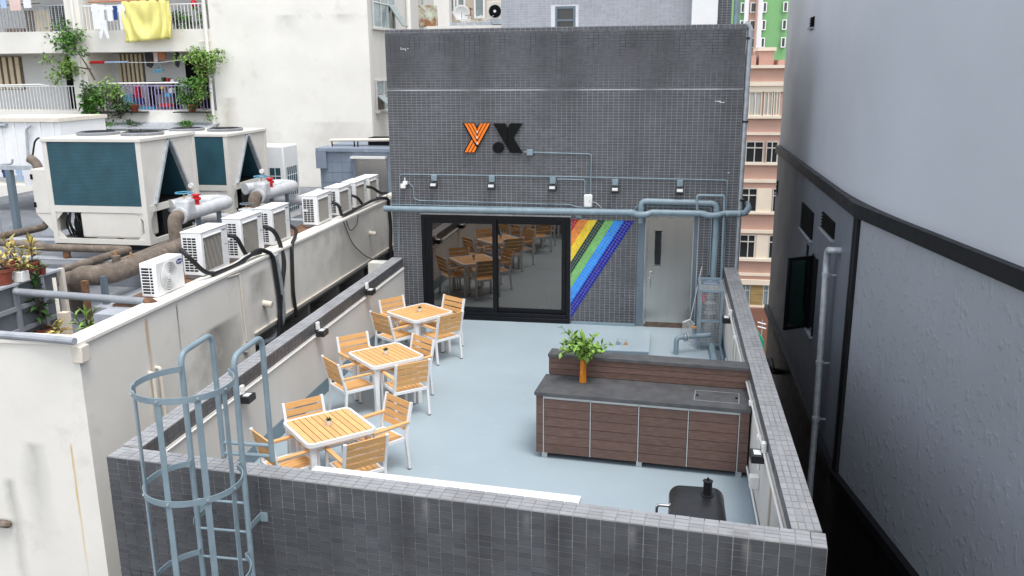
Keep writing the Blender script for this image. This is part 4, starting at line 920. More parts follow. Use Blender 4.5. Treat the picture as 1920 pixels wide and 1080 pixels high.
MB().tube([P(-60, 975, y=WY - .06), P(14, 983, y=WY - .06), P(14, 983, y=WY + .02)], .05, 8, .03).solo('wall_bracket_pipe', 'rust_pipe', 'rusty pipe stub on the white wall at the left edge', 'pipe')

# ------------------------------------------------------------------ air conditioners
def ac_unit(y0, y1, z0, z1, label, xf=-5.10, dpt=.33):
    t = thing('air_conditioner', label, 'air conditioner', (xf - dpt / 2, (y0 + y1) / 2, ZW - .004), 'air conditioners along the left wall')
    MB().bx(xf - dpt, xf, y0, y1, z0, z1 - .02).build('case', 'ac_white', t, bevel=.015)
    MB().bx(xf - dpt - .006, xf + .008, y0 - .006, y1 + .006, z1 - .022, z1).build('lid', 'ac_white', t, bevel=.008)
    W_ = y1 - y0; ga, gb = y0 + .07, y1 - W_ * .27
    g = MB().bx(xf - .002, xf + .006, ga, gb, z0 + .06, z1 - .10).build('fan_grille', 'grille_brown', t)
    mb = MB(); n = 17; s = (gb - ga)
    for k in range(n):        # slanting wires
        f0 = -.35 + 1.35 * k / n; a = ga + f0 * s; b_ = a + .35 * s; za, zb_ = z0 + .06, z1 - .10
        if a < ga: za = za + (ga - a) / (b_ - a) * (zb_ - za); a = ga
        if b_ > gb: zb_ = za + (gb - a) / (b_ - a) * (zb_ - za); b_ = gb
        mb.bar((xf + .009, a, za), (xf + .009, b_, zb_), .003, .005, (1, 0, 0))
    mb.build('wires', 'cream_grey', g)
    MB().bx(xf + .001, xf + .022, ga - .01, gb + .01, z1 - .098, z1 - .085).build('grille_hood', 'ac_white', t)
    mb = MB()
    for k in range(9): z = z0 + .08 + k * (z1 - z0 - .25) / 9; mb.bx(xf + .0005, xf + .004, gb + .025, y1 - .02, z, z + .004)
    mb.build('panel_ribs', 'ac_white', t)
    # side grille: rows of slots on the end towards the camera
    mb = MB()
    for r_ in range(13):
        for c in range(3):
            z = z0 + .06 + r_ * (z1 - z0 - .14) / 13; x = xf - dpt + .035 + c * (dpt - .11) / 3
            if r_ == 6 and c == 0: continue
            mb.bx(x, x + (dpt - .11) / 3 - .012, y0 - .002, y0 + .004, z, z + .026)
    mb.build('side_slots', 'dark_slot', t)
    MB().bx(xf - dpt + .04, xf - dpt + .13, y0 - .02, y0 - .002, z0 + (z1 - z0) * .46, z0 + (z1 - z0) * .52).build('side_handle', 'ac_white', t, bevel=.005)
    text_mesh('Panasonic', .033, 'logo_blue', t, (xf + .0035, y1 - W_ * .135, z1 - .075), (0, 1, 0), (0, 0, 1), .001, 'brand_lettering')
    MB().bx(xf + .001, xf + .003, y1 - .12, y1 - .06, z0 + (z1 - z0) * .52, z0 + (z1 - z0) * .54).build('badge', 'dark_slot', t)
    for y in (y0 + .1, y1 - .14): MB().bx(xf - dpt + .02, xf - .01, y - .02, y + .04, ZW - .004, z0).build('foot', 'galv', t)
    return t
us = [(-4.40, -3.58, 1.81, 2.48), (-3.13, -2.33, 1.80, 2.48), (-1.96, -1.22, 1.80, 2.46), (.11, .87, 1.80, 2.41), (1.31, 2.05, 1.80, 2.40), (2.32, 3.07, 1.81, 2.39), (3.27, 3.95, 1.80, 2.38)]
rk = ['next to the round grilled one', 'third from the near end of the row', 'just before the gap in the row', 'just after the gap in the row', 'third from the tiled wall', 'second from the tiled wall', 'nearest the tiled wall']
for u, r_ in zip(us, rk): ac_unit(*u, 'white outdoor air conditioner with slanted grille, ' + r_)
# the round grilled unit at the near end
y0, y1, z0, z1, xf, dpt = -5.64, -4.94, 1.79, 2.27, -5.10, .25
t = thing('air_conditioner', 'small white air conditioner with round fan grille at the near end', 'air conditioner', (xf - dpt / 2, (y0 + y1) / 2, ZW - .004), 'air conditioners along the left wall')
MB().bx(xf - dpt, xf, y0, y1, z0, z1).build('case', 'ac_white', t, bevel=.015)
cy_, cz_ = y0 + .30, (z0 + z1) / 2 + .0; rr_ = .205
fg = MB().cyl((xf - .001, cy_, cz_), (xf + .004, cy_, cz_), rr_, n=40).build('fan_opening', 'grille_brown', t)
for k in range(8):
    r_ = rr_ - k * .023; MB().tube([(xf + .012, cy_ + r_ * math.cos(2 * math.pi * j / 32), cz_ + r_ * math.sin(2 * math.pi * j / 32)) for j in range(32)], .0065, 5, closed=True).build('grille_ring', 'ac_white', fg)
MB().cyl((xf + .005, cy_, cz_), (xf + .02, cy_, cz_), .045, n=18).build('hub', 'ac_white', fg)
for k in range(4):
    a = R(45 + 90 * k); MB().bar((xf + .008, cy_ + .04 * math.cos(a), cz_ + .04 * math.sin(a)), (xf + .008, cy_ + rr_ * math.cos(a), cz_ + rr_ * math.sin(a)), .006, .006).build('spoke', 'ac_white', fg)
oc = V((xf + .001, y1 - .10, z1 - .09)); mb = MB(); mb.prism([oc + V((0, .085 * math.cos(2 * math.pi * j / 24), .036 * math.sin(2 * math.pi * j / 24))) for j in range(24)], (.004, 0, 0)); mb.build('badge', 'logo_blue', t)
text_mesh('Carrier', .048, 'white_metal', t, oc + V((.0065, 0, 0)), (0, 1, 0), (0, 0, 1), .001, 'brand_lettering')
mb = MB()
for r_ in range(9): mb.bx(xf - dpt + .03, xf - dpt + .14, y0 - .002, y0 + .004, z0 + .05 + r_ * .042, z0 + .076 + r_ * .042); mb.bx(xf - dpt + .155, xf - dpt + .19, y0 - .002, y0 + .004, z0 + .05 + r_ * .042, z0 + .076 + r_ * .042)
mb.build('side_slots', 'dark_slot', t)
for y in (y0 + .1, y1 - .14): MB().bx(xf - dpt + .02, xf - .01, y - .02, y + .04, ZW - .004, z0).build('foot', 'galv', t)
# refrigerant hoses
def hose(pts, r, label, mk='rubber', n=8, fil=.15, nm='insulated_hose'): MB().tube(pts, r, n, fil, 6).solo(nm, mk, label, 'hose', 'hoses along the left wall')
zl = ZW + .075; xh = WX - .09
hose([(-5.2, -4.80, 2.30), (-5.06, -4.85, 2.20), (-5.0, -4.55, 1.90), (xh, -4.3, zl), (xh, -3.3, zl)], .034, 'black hose looping from the round grilled conditioner')
hose([(-5.2, -3.56, 2.28), (-5.0, -3.50, 2.26), (-4.98, -3.30, 1.95), (xh, -3.2, zl + .05), (xh + .02, -2.75, zl + .02)], .034, 'black hose dropping between the second and third conditioners')
hose([(-5.2, -2.25, 2.20), (-5.0, -2.20, 2.15), (xh + .03, -2.05, 1.95), (WX + .05, -2.1, 1.55), (WX + .06, -2.45, .80), (WX + .05, -2.55, .25)], .038, 'black hose hanging down the wall from the third conditioner')
hose([(xh, -4.35, zl), (xh + .02, -3.4, zl + .02), (xh + .05, -2.85, zl + .10), (WX + .05, -2.55, zl - .05), (WX + .06, -2.45, 1.0), (WX + .05, -2.45, .25)], .038, 'black hose lying on the wall top and dropping down its face')
hose([(WX + .07, -2.5, 1.75), (WX + .07, -2.35, 1.1), (WX + .05, -2.30, .55), (WX - .1, -2.45, .20), (WX - .5, -2.7, .15)], .045, 'thick grey hose curling into the recess under the wall', 'galv')
hose([(-5.25, -1.15, 2.05), (-5.02, -1.10, 1.95), (xh + .02, -1.35, zl), (WX + .04, -1.75, zl - .05), (WX + .05, -1.85, .9), (WX + .04, -1.75, .42)], .034, 'black hose from the conditioner before the gap')
hose([(xh, -4.3, zl + .04), (xh + .06, -3.7, zl + .05), (xh + .02, -3.2, zl + .09), (xh + .08, -2.7, zl + .06), (WX + .03, -2.3, zl - .1)], .013, 'thin white cable on the wall top beside the hoses', 'white_plastic', 6, .2, 'white_cable')
hose([(-5.2, .95, 2.15), (-5.0, 1.0, 2.10), (-4.99, 1.1, 1.85), (xh, 1.25, zl), (xh + .03, 3.0, zl + .06), (xh + .05, 3.6, zl + .03)], .034, 'black hose bundle running along the far wall top')
hose([(-5.2, 2.10, 2.15), (-5.0, 2.15, 2.08), (xh, 2.45, zl + .04)], .030, 'short black hose between the far conditioners')
hose([(-5.2, 3.05, 2.2), (-5.0, 3.12, 2.18), (-4.97, 3.7, 1.95), (xh + .02, 4.15, zl + .08)], .034, 'black hose in front of the conditioner nearest the tiled wall')
hose([(xh + .02, 3.4, zl + .05), (WX + .04, 3.9, zl), (WX + .06, 3.95, 1.1), (WX + .05, 3.85, .30)], .04, 'black hose dropping down the wall beside the tiled building')
hose([(xh + .05, 4.1, zl), (WX + .06, 4.5, 1.7), (WX + .07, 4.6, 1.0), (WX + .04, 4.2, .45)], .05, 'pale grey pipe bending down beside the tiled building', 'cream_plastic')
hose([(WX + .02, .9, ZW + .03), (WX + .03, 1.3, 1.2), (WX + .03, 2.1, .75), (WX + .03, 2.9, .48)], .010, 'thin black cable sagging across the left wall', 'rubber', 6, .3, 'sagging_cable')
hose([(WX + .02, 1.05, ZW + .03), (WX + .03, 1.25, 1.45), (WX + .03, 1.7, 1.55), (WX + .02, 1.85, ZW + .03)], .008, 'small loop of thin cable at the top of the left wall', 'rubber', 6, .2, 'cable_loop')
# black recess items by the corner of the penthouse
MB().bx(-4.15, -3.55, .25, .55, -.5, 1.02).solo('white_post', 'cream_wall', 'short white wall end left of the tiled building', 'wall')

# ------------------------------------------------------------------ chillers
def chiller(x1, y0, label, W_=2.08, L_=1.98, drop=0.):
    zb, zm, zt = 1.545, 2.20, 3.60 - drop; x0 = x1 - W_; y1 = y0 + L_
    t = thing('chiller', label, 'chiller', ((x0 + x1) / 2, (y0 + y1) / 2, ZD), 'air cooled chillers on the left roof')
    p = .10
    for x in (x0, x1 - p):
        for y in (y0, y1 - p): MB().bx(x, x + p, y, y + p, zb, zt - .07).build('post', 'ac_beige', t)
    mb = MB(); mb.bx(x0 - .02, x1 + .02, y0 - .02, y1 + .02, zt - .07, zt); mb.build('top_frame', 'ac_beige', t, bevel=.01)
    mb = MB()
    for y in (y0 + .003, y1 - p): mb.bx(x0 + p, x1 - p, y, y + .06, zm - .03, zm + .10); mb.bx(x0 + p, x1 - p, y, y + .06, zb, zb + .10)
    for x in (x0 + .003, x1 - .063): mb.bx(x, x + .06, y0 + p, y1 - p, zm - .03, zm + .10); mb.bx(x, x + .06, y0 + p, y1 - p, zb, zb + .10)
    mb.build('rail', 'ac_beige', t)
    for y, nm in ((y0, 'coil_panel'), (y1 - .03, 'coil_panel')):
        c = MB().bx(x0 + p, x1 - p, y + .012, y + .03, zm + .10, zt - .071).build(nm, 'coil', t)
        if y == y0:
            mb = MB(); n = 46
            for k in range(n): z = zm + .11 + k * (zt - .09 - zm - .10) / n; mb.bx(x0 + p, x1 - p, y + .006, y + .0118, z, z + .016)
            mb.build('fins', 'coil_slat', c)
    # gable end: beige sheets either side of the open A between two coil banks
    ym = (y0 + y1) / 2; za, zc_ = zm + .10, zt - .071; hw = .70
    for xx, s in ((x1 - .03, 1), (x0 + .02, -1)):
        for q in ([(y0 + p, za), (ym - hw, za), (ym - .03, zc_ - .02), (ym - .03, zc_), (y0 + p, zc_)], [(ym + hw, za), (y1 - p, za), (y1 - p, zc_), (ym + .03, zc_), (ym + .03, zc_ - .02)]):
            MB().prism([(xx, y, z) for y, z in q], (.012, 0, 0)).build('gable_sheet', 'ac_beige', t)
    mb = MB()
    for s in (-1, 1):
        a, b_ = V((x1 - .5, ym + s * (hw - .02), za)), V((x1 - .5, ym + s * .045, zc_ - .03)); d = (b_ - a).normalized()
        mb.bar(a + V((.49, 0, 0)), b_ + V((.49, 0, 0)), .05, .09, V((0, 1, 0)).cross(d))
    mb.build('coil_edge', 'galv', t)
    mb = MB()
    for s in (-1, 1):
        q = [V((x1 - .06, ym + s * hw, za)), V((x0 + .06, ym + s * hw, za)), V((x0 + .06, ym + s * .04, zc_)), V((x1 - .06, ym + s * .04, zc_))]; mb.prism(q if s > 0 else q[::-1], (0, -s * .03, 0))
    mb.build('coil_bank', 'coil', t); MB().bx(x0 + .1, x1 - .08, ym - hw, ym + hw, za - .03, za).build('tray', 'black_gap', t)
    # lower cabinet and chamfered corner plates
    MB().bx(x0 + .62, x1 - .16, y0 + .02, y0 + .6, zb + .12, zm - .031).build('cabinet', 'ac_beige', t, bevel=.04)
    for xx, s in ((x0 + p, 1), (x1 - p, -1)):
        for z0_, s2 in ((zb + .10, 1), (zm - .03, -1)): MB().prism([(xx, y0 + .02, z0_), (xx + s * .16, y0 + .02, z0_), (xx, y0 + .02, z0_ + s2 * .16)], (0, .02, 0)).build('corner_plate', 'ac_beige', t)
    for yy, s in ((y0 + p, 1), (y1 - p, -1)):
        for z0_, s2 in ((zb + .10, 1), (zm - .03, -1)): MB().prism([(x1 - .03, yy, z0_), (x1 - .03, yy + s * .16, z0_), (x1 - .03, yy, z0_ + s2 * .16)], (.02, 0, 0)).build('corner_plate', 'ac_beige', t)
    mb = MB()
    for k in range(9): xa = x0 + .16 + .05 * k; mb.tube([(xa, y0 + .3 + .02 * (k % 3), zb + .1), (xa + rnd.uniform(-.1, .1), y0 + .25, zb + .35), (xa + rnd.uniform(-.1, .1), y0 + .3, zm)], .018, 6, .1)
    mb.cyl((x0 + .3, y0 + .5, zb + .05), (x0 + .3, y0 + .5, zm - .1), .13, n=14); mb.build('compressor', 'black_satin', t)
    MB().bx(x0 + .12, x1 - .12, y0 + .7, y1 - .2, zb + .02, zm - .05).build('evaporator', 'black_metal', t)
    MB().bx(x0 - .34, x0 - .003, y0 + .01, y0 + .5, 2.13, 3.0).build('control_cabinet', 'ac_beige', t, bevel=.01)
    MB().prism([(x0 - .34, y0 + .02, 2.128), (x0 - .003, y0 + .02, 2.128), (x0 - .003, y0 + .02, 1.75)], (0, .46, 0)).build('cabinet_foot', 'ac_beige', t)
    for z in (2.3, 2.85): MB().bx(x0 - .35, x0 - .30, y0 - .002, y0 + .009, z - .05, z + .05).build('hinge', 'dark_slot', t)
    for xx in (x0 + .55, x1 - .55):
        MB().lathe([(.40, 0), (.42, .05), (.40, .06), (.38, .06), (.37, .02)], (xx, ym, zt + .001), 28).build('fan_ring', 'grey_paint', t)
        mb = MB()
        for r_ in (.08, .16, .24, .32): mb.tube([(xx + r_ * math.cos(2 * math.pi * j / 24), ym + r_ * math.sin(2 * math.pi * j / 24), zt + .065) for j in range(24)], .006, 4, closed=True)
        for k in range(4): a = R(45 * k); mb.bar((xx - .39 * math.cos(a), ym - .39 * math.sin(a), zt + .06), (xx + .39 * math.cos(a), ym + .39 * math.sin(a), zt + .06), .01, .008)
        mb.build('fan_guard', 'black_metal', t)
    mb = MB(); mb.bx(x0, x1, y0 + .04, y0 + .16, zb - .11, zb - .002); mb.bx(x0, x1, y1 - .16, y1 - .04, zb - .11, zb - .002); mb.bx(x0, x0 + .12, y0 + .16, y1 - .16, zb - .11, zb - .002); mb.bx(x1 - .12, x1, y0 + .16, y1 - .16, zb - .11, zb - .002); mb.build('base_rail', 'black_metal', t)
    for x in (x0 + .15, x1 - .06):
        for y in (y0 + .1, y1 - .1): MB().cyl((x, y, ZD + .20), (x, y, zb - .111), .07, n=12).build('spring_mount', 'rust', t)
    return t
chiller(-8.07, -1.10, 'near beige chiller with teal coil panel and open A shaped end')
chiller(-8.00, 2.14, 'far beige chiller with teal coil panel behind the near one', drop=.14)
for y in (-1.0, .75, 2.25, 4.0): MB().bx(-13, -6.4, y - .14, y + .14, ZD + .001, ZD + .20).solo('roof_beam', 'deck_light', 'long painted roof beam under the chillers, %s' % {-1.0: 'nearest the camera', .75: 'second from the camera', 2.25: 'third from the camera', 4.0: 'farthest'}[y], 'beam', 'roof beams')
MB().bx(-13, -6.6, -2.3, -2.02, ZD + .001, ZD + .38).solo('roof_kerb', 'deck', 'dark painted kerb on the roof before the chillers', 'kerb')
t = thing('condenser_unit', 'pale grey condenser cabinet with dark grilles behind the chillers', 'air conditioner', (-8.35, 5.4, ZD))
cq = P(497, 275, y=5.0); cr = P(530, 275, y=5.0); xa, xb = cr.x - .95, cr.x
MB().bx(xa, xb, 5.0, 5.9, ZD, cr.z).build('cabinet', 'ac_white', t, bevel=.02)
for x0_, x1_, f in ((xa + .06, xb - .1, 0), (0, 0, 1)):
    g = (MB().bx(x0_, x1_, 4.985, 4.999, ZD + .2, cr.z - .55) if f == 0 else MB().bx(xb + .001, xb + .012, 5.12, 5.78, ZD + .2, cr.z - .55)).build('grille', 'coil', t)
    mb = MB()
    for k in range(5):
        z = ZD + .3 + k * .28
        if z < cr.z - .6: mb.bx(x0_, x1_, 4.978, 4.985, z, z + .02) if f == 0 else mb.bx(xb + .0125, xb + .02, 5.12, 5.78, z, z + .02)
    for k in range(6): mb.bx(x0_ + (x1_ - x0_) * k / 5, x0_ + (x1_ - x0_) * k / 5 + .015, 4.978, 4.985, ZD + .2, cr.z - .55) if f == 0 else mb.bx(xb + .0125, xb + .02, 5.12 + .125 * k, 5.135 + .125 * k, ZD + .2, cr.z - .55)
    mb.build('guard', 'ac_white', g)

# ------------------------------------------------------------------ plant pipes
def pipe(name, pts, r, mk, label, fil=.25, n=14): return MB().tube(pts, r, n, fil, 7).solo(name, mk, label, 'pipe', 'roof pipework')
pipe('brown_pipe', [P(150, 575, z=1.15), P(143, 515, z=1.78), P(200, 517, z=1.72), P(262, 495, z=1.72), P(340, 462, z=1.70), P(420, 430, z=1.7)], .155, 'rust_pipe', 'thick weathered brown pipe bending down at the near end', .34)
pipe('brown_pipe', [P(100, 527, z=1.50), P(205, 503, z=1.62), P(262, 482, z=1.62), P(340, 450, z=1.6)], .10, 'rust_pipe', 'second weathered brown pipe just behind the thick one', .2)
pipe('brown_pipe', [P(-60, 448, z=1.55), P(90, 464, z=1.52), P(242, 468, z=1.50), P(150, 497, z=1.5), P(120, 505, z=1.4)], .075, 'rust_pipe', 'slim brown pipe turning a sharp corner before the chiller', .06)
pipe('brown_pipe', [P(-40, 452, z=1.6), P(88, 425, z=1.55), P(88, 390, z=2.0)], .075, 'rust_pipe', 'slim brown pipe rising at the left end of the chiller', .2)
for (x, y), lb in zip(((218, 487), (247, 489)), ('left brown pipe nipple on the weathered pipes', 'right brown pipe nipple on the weathered pipes')):
    q = P(x, y, z=1.80); t = thing('pipe_nipple', lb, 'pipe fitting', q - V((0, 0, .06)), 'pipe nipples'); MB().cyl(q - V((0, 0, .1)), q + V((0, 0, .07)), .07, n=12).build('socket', 'rust_pipe', t); MB().cyl(q + V((0, 0, .07)), q + V((0, 0, .15)), .022, n=8).build('stem', 'brass', t)
def header(y_off, x_, label, xx=-7.15):
    t = thing('pipe_header', label, 'pipe', (xx, y_off, ZD), 'insulated pipe headers')
    z = 2.20
    MB().tube([(xx, y_off, 1.5), (xx, y_off, z), (xx + .02, y_off + .25, z)], .125, 14, .22, 7).build('brown_riser', 'rust_pipe', t)
    MB().tube([(xx + .02, y_off + .22, z), (xx + .05, y_off + 2.05, z), (xx - .45, y_off + 2.15, z), (xx - .85, y_off + 1.3, z)], .13, 16, .22, 7).build('insulated_run', 'silver_wrap', t)
    MB().cyl((xx + .02, y_off + .14, z), (xx + .02, y_off + .22, z), .16, n=18).build('flange', 'silver_wrap', t)
    MB().bx(xx - .12, xx + .16, y_off + .24, y_off + .55, z - .05, z + .30).build('valve_box', 'silver_wrap', t, bevel=.06)
    MB().cyl((xx + .02, y_off + .38, z + .30), (xx + .02, y_off + .38, z + .40), .014, n=8).build('valve_stem', 'brass', t)
    MB().tube([(xx + .02 + .15 * math.cos(R(20 * k)), y_off + .38 + .15 * math.sin(R(20 * k)), z + .41) for k in range(18)], .014, 6, closed=True).build('handwheel', 'blue_valve', t)
    MB().cyl((xx + .02, y_off + .80, z + .12), (xx + .02, y_off + .80, z + .30), .055, n=10).build('actuator_neck', 'red', t); MB().lathe([(.06, 0), (.09, .02), (.09, .06), (.05, .075), (.05, .09), (.085, .10), (.085, .125), (.02, .13)], (xx + .02, y_off + .80, z + .20), 14).build('actuator', 'red', t)
    for u in (.75, 1.55): MB().bx(xx, xx + .07, y_off + u, y_off + u + .07, ZD, z - .10).build('support', 'blue_dark', t)
    q = V((xx - .62, y_off + 1.75, z)); MB().bx(q.x - .06, q.x + .06, q.y - .06, q.y + .06, z + .09, z + .24).build('gauge_box', 'silver_wrap', t); MB().cyl(q + V((0, -.02, .36)), q + V((0, .02, .36)), .055, n=16).build('gauge', 'white_metal', t); MB().cyl(q + V((0, 0, .24)), q + V((0, 0, .31)), .015, n=8).build('gauge_stem', 'brass', t)
header(-1.62, 0, 'near silver wrapped pipe header with red actuator and blue handwheel', -7.2)
header(1.0, 0, 'far silver wrapped pipe header with red actuator and blue handwheel', -6.9)
pipe('silver_pipe', [(-8.2, .95, 1.75), (-6.75, .70, 1.75), (-6.6, .70, 1.4)], .12, 'silver_wrap', 'low silver wrapped pipe between the two headers', .15)
pipe('silver_pipe', [(-8.0, 3.3, 1.85), (-6.35, 3.0, 1.85), (-6.2, 2.95, 2.05), (-6.15, 2.6, 2.05), (-6.15, 2.4, 1.6)], .12, 'silver_wrap', 'low silver wrapped pipe behind the far header', .2)
t = thing('valve_box', 'silver wrapped valve box with dark handwheel between the headers', 'valve', (-6.75, .35, ZD)); MB().lathe([(.13, ZD), (.13, 2.0 - .1), (.17, 1.93), (.17, 2.06), (.10, 2.08)], (-6.75, .35, 0), 16).build('body', 'silver_wrap', t); MB().cyl((-6.75, .35, 2.08), (-6.75, .35, 2.16), .014, n=8).build('stem', 'brass', t); MB().tube([(-6.75 + .12 * math.cos(R(20 * k)), .35 + .12 * math.sin(R(20 * k)), 2.17) for k in range(18)], .013, 6, closed=True).build('handwheel', 'blue_dark', t)
# grey ribbed planter wall at the left edge, rail pipe, small kerbs
xg, zg = -7.15, 1.95
t = thing('ribbed_tank', 'grey painted ribbed tank wall under the potted plants', 'tank', (xg - .9, -6.0, ZD))
MB().bx(xg - 1.9, xg, -7.35, -4.98, ZD, zg).build('shell', 'grey_dark', t)
MB().bx(xg - 1.9, xg + .05, -7.38, -4.95, zg + .001, zg + .03).build('top_flange', 'deck_light', t)
for y in (-7.1, -6.5, -5.88, -5.35): MB().bx(xg + .001, xg + .045, y - .035, y + .035, ZD, zg - .002).build('rib', 'grey_paint', t)
for z in (1.30, 1.62): MB().bx(xg + .001, xg + .038, -7.35, -4.98, z - .03, z + .03).build('stiffener', 'grey_paint', t)
MB().bx(xg - .02, xg + .06, -4.94, -4.88, ZD, zg + .03).build('end_post', 'cream_plastic', t)
MB().tube([P(28, 547, x=xg + .06), P(272, 565, x=WX - .25)], .052, 14).solo('rail_pipe', 'grey_paint', 'pale grey pipe crossing from the ribbed tank to the white wall', 'pipe')
q = P(272, 566, x=WX - .25); MB().tube([q, q + V((.06, .02, 0)), q + V((.11, .06, -.05))], .058, 12, .04).solo('pipe_elbow', 'rust', 'rusty elbow at the end of the pale grey pipe', 'pipe fitting')
MB().bx(q.x - .05, q.x - .01, q.y - .02, q.y + .02, ZW - .3, q.z - .05).solo('pipe_post', 'galv', 'small post under the end of the pale grey pipe', 'post')
MB().bx(-6.9, -5.9, -4.6, -3.2, ZD, ZD + .28).solo('pipe_plinth', 'deck_light', 'pale concrete plinth under the thick brown pipe', 'plinth')
for (x, y), lb in zip(((165, 560), (200, 550)), ('rusty steel post propping the thick brown pipe', 'dark steel post behind the rusty one')):
    q = P(x, y + 20, z=1.3); MB().bx(q.x - .04, q.x + .04, q.y - .04, q.y + .04, ZD, 1.75).solo('pipe_support', 'rust' if x == 165 else 'blue_dark', lb, 'post')
MB().tube([P(-60, 622, z=ZW + .09), P(60, 632, z=ZW + .09), P(140, 640, z=ZW + .09)], .045, 10).solo('coping_pipe', 'deck_light', 'pale grey pipe lying on the coping at the left edge', 'pipe')
MB().tube([P(260, 568, z=1.72), P(185, 590, z=1.5), P(163, 605, z=1.3), P(162, 620, z=1.1)], .014, 8, .1).solo('deck_cable', 'white_plastic', 'thin grey cable curving down behind the white wall', 'cable')
q = P(112, 600, z=1.3); MB().bar((q.x, q.y, ZD), (q.x - .12, q.y + .15, 1.9), .05, .05).solo('leaning_stick', 'cream_plastic', 'pale wooden stick leaning beside the rubber plant', 'stick')
q = P(122, 600, z=1.3); MB().bx(q.x - .06, q.x + .06, q.y - .06, q.y + .06, ZD, 1.42).solo('wood_block', 'pink_cream', 'stack of pale wood blocks beside the rubber plant', 'block')
# ------------------------------------------------------------------ potted plants
def leafplant(p, label, pot, r, h, mk, n, lsize, spread, hgt, cat='pot plant', potmk='terracotta', group='potted plants on the ribbed tank', wide=.45, up=.5):
    t = thing('potted_plant', label, cat, p, group); p = V(p)
    if group.startswith('potted'): lsize *= .8; hgt *= .75; r *= .9
    if pot:
        MB().lathe([(r * .72, 0), (r * .95, h * .82), (r * 1.08, h * .83), (r * 1.08, h), (r * .92, h), (r * .9, h * .9)], p, 16).build('pot', potmk, t) if potmk == 'terracotta' else MB().bx(p.x - r, p.x + r, p.y - r, p.y + r, p.z, p.z + h).build('pot', potmk, t, bevel=.01)
        MB().cyl(p + V((0, 0, h * .88)), p + V((0, 0, h * .91)), r * .88, n=14).build('soil', 'soil', t)
    base = p + V((0, 0, h * .9)); sm_ = MB(); lv = MB(); ns = max(1, n // 9)
    for s_ in range(ns):
        a = rnd.uniform(0, 6.28); tip = base + V((math.cos(a) * spread * rnd.uniform(.1, .6), math.sin(a) * spread * rnd.uniform(.1, .6), hgt * rnd.uniform(.6, 1))); pts = [base, (base + tip) / 2 + V((0, 0, .05 * hgt)), tip]
        sm_.tube(pts, .008, 5)
        for k in range(9):
            f = .25 + .75 * k / 8; q = base.lerp(tip, f); b_ = k * 2.4 + s_; el = rnd.uniform(-.2, up) + (f > .9) * .9
            lv.leaf(q, V((math.cos(b_) * math.cos(el), math.sin(b_) * math.cos(el), math.sin(el))), (0, 0, 1), lsize * rnd.uniform(.7, 1.2), lsize * wide, .18)
    sm_.build('stem', 'bark', t); lv.build('leaves', mk, t); return t
zt2 = zg + .032
leafplant(P(10, 533, z=zt2), 'potted croton in terracotta at the left edge', 1, .13, .22, 'leaf_variegated', 27, .17, .22, .35)
leafplant(P(38, 523, z=zt2), 'pink and white croton in a dark red pot', 1, .12, .2, 'leaf_variegated', 27, .17, .22, .42)
leafplant(P(24, 512, z=zt2 - .0), 'red leaved croton at the back of the plant row', 1, .12, .2, 'leaf_variegated', 18, .18, .18, .5)
leafplant(P(64, 515, z=zt2), 'tall cream leaved rubber plant in terracotta', 1, .11, .20, 'leaf_variegated', 18, .24, .12, .5, up=1.2)
leafplant(P(41, 527, z=zt2), 'bushy green and orange plant in a square white pot', 1, .085, .15, 'leaf_variegated', 27, .14, .2, .25, potmk='white_plastic')
leafplant(P(57, 521, z=zt2), 'red clay pot with small green leaves beside the white pot', 1, .07, .15, 'leaf', 9, .12, .15, .2)
leafplant(P(68, 518, z=zt2), 'small red clay pot with little growth in it', 1, .065, .12, 'leaf_dark', 9, .06, .05, .06)
leafplant(P(80, 514, z=zt2), 'small red clay pot at the right end with one feathery leaf', 1, .065, .12, 'leaf_light', 9, .13, .16, .16)
q = P(82, 618, z=1.2); leafplant((q.x, q.y, ZD), 'dark rubber plant growing behind the white parapet', 1, .12, .2, 'leaf_dark', 36, .24, .15, .85, group='plants behind the white parapet')
q = P(155, 622, z=1.35); leafplant((q.x, q.y + .1, ZD), 'light green fern behind the white parapet corner', 1, .1, .2, 'leaf_light', 36, .2, .35, .45, group='plants behind the white parapet', wide=.25)
q = P(112, 622, z=1.35); leafplant((q.x, q.y, ZD), 'small cream leaved plant beside the dark rubber plant', 1, .1, .2, 'leaf_variegated', 18, .2, .15, .35, group='plants behind the white parapet')
MB().bx(xg - .35, xg - .05, -6.9, -5.75, zg + .032, zg + .05).solo('plant_board', 'rust', 'reddish board under the pots at the left edge', 'board')
# ------------------------------------------------------------------ hut with steel door
hy = 6.5; a = P(593, 277, y=hy); hx1_ = -4.2
hu = thing('rooftop_hut', 'blue grey painted hut with stainless door behind the conditioners', 'hut', (-6, hy + 1, ZD))
dx0, dx1 = P(671, 297, y=hy).x, P(722, 297, y=hy).x; dzt = P(671, 297, y=hy).z
MB().bx(a.x + .08, hx1_, hy, hy + 2.4, ZD - .3, a.z - .05).build('wall', 'blue_wall', hu)
MB().bx(a.x, hx1_ + .06, hy - .08, hy + 2.5, a.z - .10, a.z).build('roof', 'blue_wall', hu, bevel=.01)
MB().bx(a.x + .005, a.x + .30, hy - .10, hy - .001, P(600, 315, y=hy).z, a.z - .101).build('gutter_box', 'blue_wall', hu)
MB().bx(dx0, dx1, hy - .04, hy - .001, ZD, dzt).build('door', 'door_steel', hu); MB().bx(dx0 - .15, dx1 + .06, hy - .20, hy - .001, dzt + .01, dzt + .07).build('door_canopy', 'white_plastic', hu)
for x in (dx0 - .05, dx1): MB().bx(x, x + .05, hy - .05, hy - .001, ZD, dzt).build('door_jamb', 'stainless', hu)
mb = MB(); n = 9
for k in range(n): x = a.x + .15 + k * .28; mb.bx(x - .004, x + .004, hy - .004, hy - .001, ZD, a.z - .30) if x < dx0 - .1 else None
